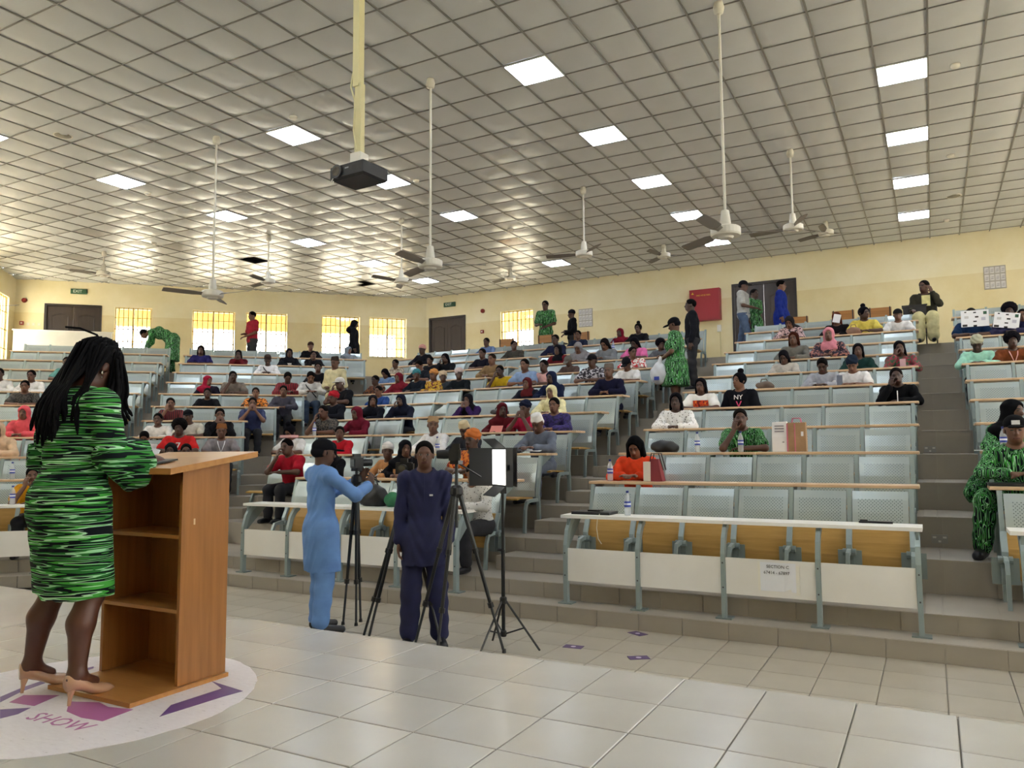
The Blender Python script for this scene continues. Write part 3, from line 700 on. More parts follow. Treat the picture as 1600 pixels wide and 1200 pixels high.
# ================================================================ people: signed-distance bodies meshed with surface nets
class Sdf:
    def __init__(s, lo, hi, h):
        s.h = h; s.lo = np.array(lo, float); s.n = np.ceil((np.array(hi)-s.lo)/h).astype(int)+1
        s.F = np.full(s.n, .2, np.float32); s.ax = [s.lo[i]+h*np.arange(s.n[i]) for i in range(3)]
    def _sl(s, lo, hi):
        a = np.clip(np.floor((np.array(lo)-s.lo)/s.h).astype(int), 0, s.n); b = np.clip(np.ceil((np.array(hi)-s.lo)/s.h).astype(int)+1, 0, s.n)
        if (b <= a).any(): return None, None
        sl = tuple(slice(i, j) for i, j in zip(a, b))
        X = np.stack(np.meshgrid(*[s.ax[i][sl[i]] for i in range(3)], indexing='ij'), -1)
        return sl, X
    @staticmethod
    def dist(pr, X):
        if pr[0] == 'cap':
            a, b, r1, r2 = np.array(pr[1], float), np.array(pr[2], float), pr[3], pr[4]; ab = b-a
            t = np.clip(((X-a)@ab)/max(ab@ab, 1e-9), 0, 1); return np.linalg.norm(X-a-t[..., None]*ab, axis=-1)-(r1+(r2-r1)*t)
        c, rd = np.array(pr[1], float), np.array(pr[2], float); q = X-c
        if len(pr) > 3 and pr[3] is not None: q = q@np.array(pr[3])
        k0 = np.linalg.norm(q/rd, axis=-1); k1 = np.linalg.norm(q/rd**2, axis=-1)
        return k0*(k0-1)/np.maximum(k1, 1e-6)
    @staticmethod
    def bb(pr, m):
        if pr[0] == 'cap':
            a, b = np.array(pr[1]), np.array(pr[2]); r = max(pr[3], pr[4])+m; return np.minimum(a, b)-r, np.maximum(a, b)+r
        r = (max(pr[2]) if len(pr) > 3 and pr[3] is not None else np.array(pr[2]))+m; return np.array(pr[1])-r, np.array(pr[1])+r
    def add(s, pr, k=.03, off=0.0):
        sl, X = s._sl(*s.bb(pr, k+off+4*s.h))
        if sl is None: return s
        d = s.dist(pr, X)-off; F = s.F[sl]
        if k > 0:
            hh = np.maximum(k-np.abs(F-d), 0)/k; s.F[sl] = np.minimum(F, d)-hh*hh*k*.25
        else: s.F[sl] = np.minimum(F, d)
        return s
    def sub(s, pr, k=.01):
        sl, X = s._sl(*s.bb(pr, k+3*s.h))
        if sl is None: return s
        d = -s.dist(pr, X); F = s.F[sl]; hh = np.maximum(k-np.abs(F-d), 0)/max(k, 1e-6); s.F[sl] = np.maximum(F, d)+hh*hh*k*.25
        return s
    def cut(s, fn):                      # keep fn(X) < 0
        sl, X = s._sl(s.lo, s.lo+s.h*s.n); s.F = np.maximum(s.F, fn(X).astype(np.float32)); return s
    def warp(s, fn):
        sl, X = s._sl(s.lo, s.lo+s.h*s.n); s.F = s.F+fn(X).astype(np.float32); return s
    def mesh(s, name):
        F = s.F; F[0] = F[-1] = .1; F[:, 0] = F[:, -1] = .1; F[:, :, 0] = F[:, :, -1] = .1
        nc = np.array(F.shape)-1; tot = int(nc.prod()); acc = np.zeros((tot, 3)); cnt = np.zeros(tot); quads = []
        for ax in range(3):
            a = [slice(None)]*3; b = [slice(None)]*3; a[ax] = slice(0, -1); b[ax] = slice(1, None)
            F0, F1 = F[tuple(a)], F[tuple(b)]; idx = np.argwhere((F0 < 0) != (F1 < 0))
            u, v = (ax+1) % 3, (ax+2) % 3
            idx = idx[(idx[:, u] > 0) & (idx[:, v] > 0) & (idx[:, u] < nc[u]) & (idx[:, v] < nc[v])]
            f0 = F0[tuple(idx.T)]; f1 = F1[tuple(idx.T)]; p = idx.astype(float); p[:, ax] += f0/(f0-f1)
            q = []
            for du, dv in ((0, 0), (1, 0), (1, 1), (0, 1)):
                c = idx.copy(); c[:, u] -= du; c[:, v] -= dv; ci = (c[:, 0]*nc[1]+c[:, 1])*nc[2]+c[:, 2]; q.append(ci)
                for d in range(3): acc[:, d] += np.bincount(ci, p[:, d], tot)
                cnt += np.bincount(ci, minlength=tot)
            q = np.stack(q, 1); fl = f0 > 0; q[fl] = q[fl][:, ::-1]; quads.append(q)
        Q = np.concatenate(quads); used = np.unique(Q); re = np.full(tot, -1); re[used] = np.arange(len(used))
        V = acc[used]/cnt[used][:, None]*s.h+s.lo; Q = re[Q]
        me = bpy.data.meshes.new(name); me.vertices.add(len(V)); me.vertices.foreach_set('co', V.ravel())
        me.loops.add(len(Q)*4); me.loops.foreach_set('vertex_index', Q.ravel().astype(np.int32)); me.polygons.add(len(Q))
        me.polygons.foreach_set('loop_start', np.arange(0, len(Q)*4, 4, dtype=np.int32))
        me.polygons.foreach_set('use_smooth', np.ones(len(Q), bool)); me.update(calc_edges=True); me.validate(); _seen.add(me.name)
        return me
def rotm(yaw=0, pitch=0, roll=0):
    return (Matrix.Rotation(yaw, 3, 'Z') @ Matrix.Rotation(pitch, 3, 'X') @ Matrix.Rotation(roll, 3, 'Y'))
def head_prims(C, R):
    A = np.array(R)
    def P(p): return tuple(np.array(C)+A@np.array(p, float))
    E = lambda p, r: ('ell', P(p), r, A)
    add = [E((0, .012, .03), (.073, .094, .084)), E((0, -.022, -.028), (.060, .070, .085)), E((0, -.040, -.078), (.044, .045, .036)),
           ('cap', P((0, -.088, .004)), P((0, -.106, -.026)), .008, .013), E((0, -.099, -.031), (.020, .013, .010)), E((0, -.088, -.063), (.024, .012, .012)), E((0, -.078, .026), (.046, .012, .010))]
    ears = [E((s*.076, .012, -.008), (.010, .020, .030)) for s in (-1, 1)]
    sock = [E((s*.030, -.098, .004), (.018, .014, .010)) for s in (-1, 1)]
    return add, ears, sock, P
def hand_prims(W, d, n, curl=.5, side=1, th=.009):
    """palm, four fingers and a thumb; d along the hand, n the back of the hand, side +1/-1 where the thumb sits"""
    W, d, n = Vector(W), Vector(d).normalized(), Vector(n); n = (n-d*n.dot(d)).normalized(); l = d.cross(n)*side
    R = np.array([[l.x, d.x, n.x], [l.y, d.y, n.y], [l.z, d.z, n.z]]); out = [('ell', tuple(W+d*.045), (.040, .052, .017), R)]
    for i, (o, L) in enumerate(((.029, .068), (.010, .076), (-.010, .070), (-.028, .056))):
        b = W+d*.082+l*o; a1 = curl*.6; m = b+(d*math.cos(a1)-n*math.sin(a1))*L*.52; a2 = curl*1.7; e = m+(d*math.cos(a2)-n*math.sin(a2))*L*.48
        out += [('cap', tuple(b), tuple(m), th, th*.95), ('cap', tuple(m), tuple(e), th*.95, th*.8)]
    b = W+d*.022+l*.030; m = b+(l*.75+d*.65-n*.25).normalized()*.036; e = m+(l*.2+d*.95-n*.35).normalized()*.030
    out += [('cap', tuple(b), tuple(m), th*1.2, th*1.05), ('cap', tuple(m), tuple(e), th*1.05, th*.85)]
    return out
def figure(J):
    """J: joint dictionary -> groups of primitives"""
    g = {}
    def V(k): return np.array(J[k], float)
    w = J.get('wide', 1.0); p, ch, sh = V('pelvis'), V('chest'), V('neck'); wa = (p+ch)/2
    g['torso'] = [('ell', tuple(p), (.165*w, .125*w, .13), None), ('ell', tuple(wa), (.145*w, .11*w, .15), None), ('ell', tuple(ch), (.165*w, .115*w, .16), None), ('cap', J['shR'], J['shL'], .062, .062), ('cap', tuple(ch+(sh-ch)*.4), J['neck'], .09, .06)]
    if J.get('bust'): g['torso'] += [('ell', tuple(ch+np.array([s*.07, -.10, -.02])), (.066, .06, .066), None) for s in (-1, 1)]
    g['up'] = [('cap', J['sh'+s], J['el'+s], .050, .040) for s in 'RL']
    g['fore'] = [('cap', J['el'+s], J['wr'+s], .040, .027) for s in 'RL']
    g['hand'] = []
    for s in 'RL':
        d = J.get('hd'+s) or tuple(V('wr'+s)-V('el'+s)); g['hand'] += hand_prims(J['wr'+s], d, J.get('hn'+s, (0, 0, 1)), J.get('curl', .5), (1 if s == 'R' else -1)*J.get('thumb'+s, 1), J.get('finger', .010))
    g['thigh'] = [('cap', J['hip'+s], J['kn'+s], .085, .058) for s in 'RL']
    g['calf'] = [('cap', J['kn'+s], J['an'+s], .056, .036) for s in 'RL']
    g['foot'] = [('cap', tuple(V('an'+s)+[0, .03, -.04]), J['to'+s], .036, .026) for s in 'RL']
    R = rotm(*J.get('look', (0, 0, 0))); add, ears, sock, P = head_prims(J['head'], R)
    g['head'], g['ears'], g['sock'], g['P'], g['R'] = add, ears, sock, P, R
    g['neck'] = [('cap', J['neck'], P((0, .022, -.055)), .056, .052)]
    return g
def bounds(J, m=.24):
    pts = np.array([v for v in J.values() if isinstance(v, tuple) and len(v) == 3 and max(abs(x) for x in v) < 3]); lo, hi = pts.min(0)-m, pts.max(0)+m; lo[2] = max(lo[2], -.1); return lo, hi
def body_mesh(J, h, name='body', legs=True):
    g = figure(J); s = Sdf(*bounds(J), h)
    for pr in g['torso']: s.add(pr, .06)
    for k in ('up', 'fore'):
        for pr in g[k]: s.add(pr, .03)
    if legs:
        for k in ('thigh', 'calf', 'foot'):
            for pr in g[k]: s.add(pr, .03)
    for pr in g['neck']: s.add(pr, .03)
    for pr in g['hand']: s.add(pr, .006)
    for pr in g['head'][:3]: s.add(pr, .03)
    for pr in g['head'][3:]: s.add(pr, .012)
    for pr in g['ears']: s.add(pr, .008)
    for pr in g['sock']: s.sub(pr, .012)
    me = s.mesh(name)
    # eyes, lips: own materials
    n = len(me.polygons); c = np.empty(n*3); me.polygons.foreach_get('center', c); c = c.reshape(-1, 3)
    q = (c-np.array(J['head']))@np.array(g['R']); mi = np.zeros(n, np.int32)
    fr = q[:, 1] < -.06
    for sx in (-1, 1):
        e = fr & (np.abs(q[:, 0]-sx*.030) < .012) & (np.abs(q[:, 2]-.003) < max(.0048, h*.5)); mi[e] = 1
        e2 = e & (np.abs(q[:, 0]-sx*.030) < (.007 if h < .009 else .02)); mi[e2] = 2
        br = fr & (h > .009) & (np.abs(q[:, 0]-sx*.030) < .020) & (np.abs(q[:, 2]-.024) < max(.004, h*.45)); mi[br] = 2
    lp = fr & (np.abs(q[:, 0]) < .024) & (np.abs(q[:, 2]+.063) < max(.008, h*.7)); mi[lp] = 3
    me.polygons.foreach_set('material_index', mi); return me
def cloth_mesh(J, h, sleeve='t', off=.014, hem=None, name='shirt', skirt=None, flare=0.0, neck_r=.085, hemfn=None, folds=.004):
    """a top that follows the body; skirt = z of a long hem"""
    g = figure(J); s = Sdf(*bounds(J), h)
    for pr in g['torso']: s.add(pr, .06, off)
    for pr, fo in zip(g['up'], g['fore']):
        if sleeve == 't':
            a, b = np.array(pr[1]), np.array(pr[2]); s.add(('cap', pr[1], tuple(a+(b-a)*.72), .058, .056), .03, off)
        elif sleeve in ('s', 'k'):
            s.add(pr, .03, off); a, b = np.array(fo[1]), np.array(fo[2]); s.add(('cap', fo[1], tuple(a+(b-a)*.88), .040, .036 if sleeve == 's' else .048), .03, off)
    if skirt is not None:
        p = np.array(J['pelvis']); a = p+[0, 0, -.02]; b = np.array([ (J['knR'][0]+J['knL'][0])/2, (J['knR'][1]+J['knL'][1])/2, skirt-.05]) if not J.get('skirt_to') else np.array(J['skirt_to'])
        R0 = None
        for t in np.linspace(0, 1, 7):
            c = a+(b-a)*t; s.add(('ell', tuple(c), (.19*J.get('wide', 1)+flare*t, .145*J.get('wide', 1)+flare*t, .12), None), .08, off*.5)
        s.cut(lambda X: skirt-X[..., 2])
    elif hem is not None: s.cut(lambda X: hem-X[..., 2])
    if folds: s.warp(lambda X: folds*np.sin(X[..., 2]*38+9*np.sin(X[..., 0]*11+1.3)+6*X[..., 1])*np.sin(X[..., 0]*23+X[..., 1]*17+2))
    nk = np.array(J['neck']); s.sub(('ell', tuple(nk+[0, -.018, .045]), (neck_r*.95, neck_r, .075), None), .01)
    return s.mesh(name)
def leg_mesh(J, h, off=.016, name='trousers', cut_z=None, loose=0.0, top=None):
    g = figure(J); s = Sdf(*bounds(J), h)
    s.add(g['torso'][0], .05, off)
    for pr in g['thigh']: s.add(pr, .03, off+loose*.5)
    for pr, sd in zip(g['calf'], 'RL'):
        a, b = np.array(pr[1]), np.array(pr[2]); s.add(('cap', pr[1], tuple(a+(b-a)*.96), .060+loose, .048+loose), .03, off)
    s.warp(lambda X: .004*np.sin(X[..., 2]*44+7*X[..., 0]+5*X[..., 1]))
    if top is not None: s.cut(lambda X: X[..., 2]-top)
    return s.mesh(name)
def shoe_mesh(J, h, name='shoes', m=.008):
    g = figure(J); s = Sdf(*bounds(J), h)
    for pr in g['foot']: s.add(pr, .0, m)
    s.cut(lambda X: .0-X[..., 2]+min(J['toR'][2], J['toL'][2])-.03)
    s.cut(lambda X: X[..., 2]-(min(J['anR'][2], J['anL'][2])+.02)); return s.mesh(name)
# ---------------------------------------------------------------- hair and headwear, in head space
def hair_mesh(kind, h=.009):
    if kind == 'hijab':
        s = Sdf((-.3, -.32, -.42), (.3, .32, .2), h)
        s.add(('ell', (0, .016, .028), (.090, .112, .100), None), .0); s.add(('cap', (0, .03, -.06), (0, .05, -.16), .085, .10), .05)
        s.add(('ell', (0, .07, -.215), (.205, .135, .105), None), .06); s.add(('ell', (0, .0, -.225), (.15, .08, .085), None), .04)
        s.sub(('ell', (0, -.105, -.012), (.056, .075, .084), None), .012)
        s.warp(lambda X: .005*np.sin(X[..., 2]*55+X[..., 0]*20)*np.sin(X[..., 0]*31+1)); return s.mesh('headscarf')
    s = Sdf((-.22, -.24, -.32), (.22, .26, .30), h)
    skull = ('ell', (0, .012, .03), (.073, .094, .084), None)
    if kind in ('short', 'bun', 'braids', 'long'):
        s.add(skull, 0, .009 if kind == 'short' else .016); s.cut(lambda X: -.055-X[..., 2])
        s.sub(('ell', (0, -.125, -.008), (.086 if kind == 'short' else .072, .100, .098), None), .012)
        if kind == 'short': s.sub(('ell', (0, -.035, -.06), (.12, .10, .085), None), .01)
    if kind == 'bun': s.add(('ell', (0, .035, .15), (.045, .045, .042), None), .015)
    if kind == 'afro':
        s.add(('ell', (0, .03, .055), (.118, .125, .112), None), 0); s.sub(('ell', (0, -.13, -.03), (.075, .11, .095), None), .02); s.warp(lambda X: .008*np.sin(X[..., 0]*90)*np.sin(X[..., 1]*85)*np.sin(X[..., 2]*95))
    if kind in ('braids', 'long'):
        rr = random.Random(3)
        if kind == 'long':
            for sx in (-1, 1): s.add(('cap', (sx*.074, .01, .02), (sx*.088, -.03, -.24), .030, .036), .03); s.add(('cap', (sx*.05, .07, .0), (sx*.06, .06, -.24), .045, .045), .03)
            s.add(('cap', (0, .085, .0), (0, .085, -.22), .05, .05), .03)
        else:
            for q in range(18):
                a = math.pi*(q/17)*1.24-.12*math.pi; x, y = .082*math.cos(a), .02+.085*math.sin(a); l = .17+.07*rr.random()
                s.add(('cap', (x*.85, y*.9, .05), (x*1.06, y*1.05+.01, -.06), .013, .012), .004); s.add(('cap', (x*1.06, y*1.05+.01, -.06), (x*1.15+.01*rr.random(), y*1.1+.01, -.06-l), .012, .009), .004)
    if kind == 'wrap':
        s.add(('ell', (0, .022, .060), (.092, .112, .088), None), 0); s.add(('ell', (0, .09, .06), (.06, .06, .06), None), .03); s.sub(('ell', (0, -.11, -.035), (.085, .11, .085), None), .01)
        s.cut(lambda X: -.035-X[..., 2]); s.warp(lambda X: .005*np.sin((X[..., 2]+X[..., 0]*.6)*110))
    if kind == 'cap':
        s.add(('ell', (0, .010, .050), (.086, .106, .082), None), 0); s.cut(lambda X: .028-X[..., 2]); s.add(('ell', (0, -.125, .034), (.068, .075, .010), None), .01)
        s2 = ('ell', (0, .03, .0), (.083, .09, .06), None); s.add(s2, .01); s.sub(('ell', (0, -.12, -.05), (.1, .13, .072), None), .008)
    if kind == 'kufi':
        s.add(('cap', (0, .012, .050), (0, .018, .088), .088, .080), 0); s.cut(lambda X: np.maximum(.040-.1*X[..., 1]-X[..., 2], X[..., 2]-.135-.0*X[..., 0]))
        s.add(('ell', (0, .04, .0), (.079, .076, .05), None), .005)
    if kind == 'beanie':
        s.add(('ell', (0, .014, .048), (.088, .108, .092), None), 0); s.cut(lambda X: .020-.25*X[..., 1]-X[..., 2]); s.warp(lambda X: .003*np.sin(X[..., 2]*160))
    return s.mesh('hair')
HAIRN = {'short': 'hair', 'afro': 'hair', 'bun': 'hair', 'braids': 'braids', 'long': 'hair', 'hijab': 'headscarf', 'wrap': 'headwrap', 'cap': 'cap', 'kufi': 'skullcap', 'beanie': 'knitted_cap'}
_hair = {}
def hair(kind):
    if kind not in _hair: _hair[kind] = hair_mesh(kind)
    return _hair[kind]
# ---------------------------------------------------------------- cloth and skin materials
SKINS = [mat('skin_%d' % i, c, .48) for i, c in enumerate(('644231', '55382b', '714c39', '472e23'))]
M_EYE = mat('eye_white', '7c6e66', .5); M_IRIS = mat('eye_dark', '120c0a', .3); LIPS = mat('lips', '5a2e2a', .4)
def cloth(spec):
    key = 'cloth_'+spec.replace(':', '_')
    if key in MATS: return MATS[key]
    if not spec.startswith('p:'):
        c = lin(spec); d = tuple(x*.72 for x in c[:3])+(1,); return noisy(key, c, d, 14, .92, bump=.12, spec=.12)
    a = spec.split(':'); kind = a[1]
    if kind == 'green': return green_print(key, (34, 34, 2.4), 1.0)
    m = mat(key, a[2], .85); t = NT(m)
    if kind == 'stripe':
        wv = t.add('ShaderNodeTexWave'); wv.inputs['Scale'].default_value = 9; wv.bands_direction = 'X'; t.link(t.coord(), wv.inputs['Vector']); t.base(t.ramp(wv.outputs['Fac'], [(.45, a[2]), (.55, a[3])]))
    elif kind == 'dots':
        vo = t.add('ShaderNodeTexVoronoi'); vo.inputs['Scale'].default_value = 34; t.link(t.coord(), vo.inputs['Vector']); t.base(t.ramp(vo.outputs['Distance'], [(.22, a[3]), (.30, a[2])]))
    elif kind == 'chest':
        tc = t.add('ShaderNodeTexCoord'); sp = t.add('ShaderNodeSeparateXYZ'); t.link(tc.outputs['Object'], sp.inputs[0])
        n = t.noise(tc.outputs['Object'], 16, 2); col = t.ramp(n, [(.38, '7a1a14'), (.48, a[3]), (.6, 'f0a030')], 'CONSTANT')
        k = t.math('MULTIPLY', t.math('LESS_THAN', t.math('ABSOLUTE', sp.outputs['X']), .12), t.math('MULTIPLY', t.math('LESS_THAN', t.math('ABSOLUTE', t.math('SUBTRACT', sp.outputs['Z'], .76)), .085), t.math('LESS_THAN', sp.outputs['Y'], -.08)))
        mx = t.add('ShaderNodeMix', data_type='RGBA'); t.link(k, mx.inputs['Factor']); mx.inputs[6].default_value = lin(a[2]); t.link(col, mx.inputs[7]); t.base(mx.outputs[2])
    else:
        n = t.noise(t.coord(), 26 if kind == 'blob' else 18, 2, .5); t.base(t.ramp(n, [(.44, a[2]), (.52, a[3])] + ([] if kind == 'blob' else [(.62, a[2])]), 'CONSTANT' if kind == 'blob' else 'LINEAR'))
    return m
def green_print(name, stretch, detail=2.0):
    """streaky print: near-black, greens and mint"""
    if name in MATS: return MATS[name]
    m = mat(name, '2c6a34', .85, spec=.2); t = NT(m)
    n1 = t.noise(t.coord(stretch), 1.0, detail, .5)
    c = t.ramp(n1, [(.0, '10181c'), (.34, '3c8c3c'), (.385, '0e1418'), (.44, '9cd6a6'), (.462, '2c7032'), (.495, '0d1318'), (.545, '4aa544'), (.585, 'b0e0b8'), (.606, '0f161a'), (.68, '3a8a3a')], 'CONSTANT')
    t.base(c); return m
M_DARKTR = noisy('dark_trousers', '26262c', '1c1c20', 9, .85); M_JEANS = noisy('jeans', '4c5f7c', '3c4c66', 12, .85); M_SHOE = mat('black_shoe', '15151a', .35)
def add_parts(root, body, skin, top, topmat, topname, hk, hmat, Hm, trou=None, trmat=None, shoes=None, trname='trousers'):
    link('body', body, [skin, M_EYE, M_IRIS, LIPS], root)
    if top: link(topname, top, topmat, root)
    if trou: link(trname, trou, trmat or M_DARKTR, root)
    if shoes: link('shoes', shoes, M_SHOE, root)
    if hk:
        o = link(HAIRN[hk], hair(hk), hmat, root); o.matrix_local = Hm
        return o
def head_matrix(J):
    return Matrix.Translation(J['head']) @ rotm(*J.get('look', (0, 0, 0))).to_4x4()
# ---------------------------------------------------------------- seated crowd
SEAT = dict(pelvis=(0, .0, .50), chest=(0, -.055, .76), neck=(0, -.085, .925), head=(0, -.125, 1.075), shR=(-.165, -.075, .875), shL=(.165, -.075, .875),
            hipR=(-.09, .0, .47), hipL=(.09, .0, .47), knR=(-.11, -.40, .47), knL=(.11, -.40, .47), anR=(-.11, -.40, .09), anL=(.11, -.40, .09), toR=(-.12, -.55, .035), toL=(.12, -.55, .035))
def sp(**k): d = dict(SEAT); d.update(k); return d
fold = dict(elR=(-.265, -.24, .715), elL=(.265, -.24, .715), wrR=(-.07, -.37, .715), wrL=(.07, -.385, .715), hdR=(1, -.25, 0), hdL=(-1, -.25, 0))
POSE = {
 'd': sp(**fold, look=(0, .06, 0)),
 'r': sp(**{**fold, 'wrR': (-.07, -.40, .735), 'wrL': (.07, -.40, .735), 'hdR': (.5, -1, .1), 'hdL': (-.5, -1, .1)}, head=(0, -.155, 1.06), look=(0, .55, 0)),
 'e': sp(**fold, look=(.75, .05, .05)),
 'a': sp(elR=(-.25, -.10, .63), elL=(.25, -.10, .63), wrR=(-.12, -.26, .55), wrL=(.12, -.26, .55), look=(-.5, .0, 0)),
 'c': sp(elR=(-.20, -.33, .715), wrR=(-.075, -.285, .925), hdR=(.15, .12, 1), hnR=(-.6, -1, 0), elL=(.265, -.24, .715), wrL=(.03, -.36, .715), hdL=(-1, -.2, 0), head=(-.01, -.15, 1.07), look=(.12, .08, -.10)),
 'b': sp(elR=(-.21, -.33, .715), elL=(.21, -.33, .715), wrR=(-.065, -.30, .91), wrL=(.065, -.30, .91), hdR=(.35, .05, 1), hdL=(-.35, .05, 1), hnR=(-.5, -1, 0), hnL=(.5, -1, 0), head=(0, -.15, 1.07), look=(0, .1, 0)),
}
HV = .0115
BODY = {k: body_mesh(J, HV) for k, J in POSE.items()}
TOPS = {(k, s): cloth_mesh(J, HV, s, hem=.46) for k, J in POSE.items() for s in 'ts'}
TROU = leg_mesh(POSE['d'], .014, top=.60); SHOES = shoe_mesh(POSE['d'], .012)
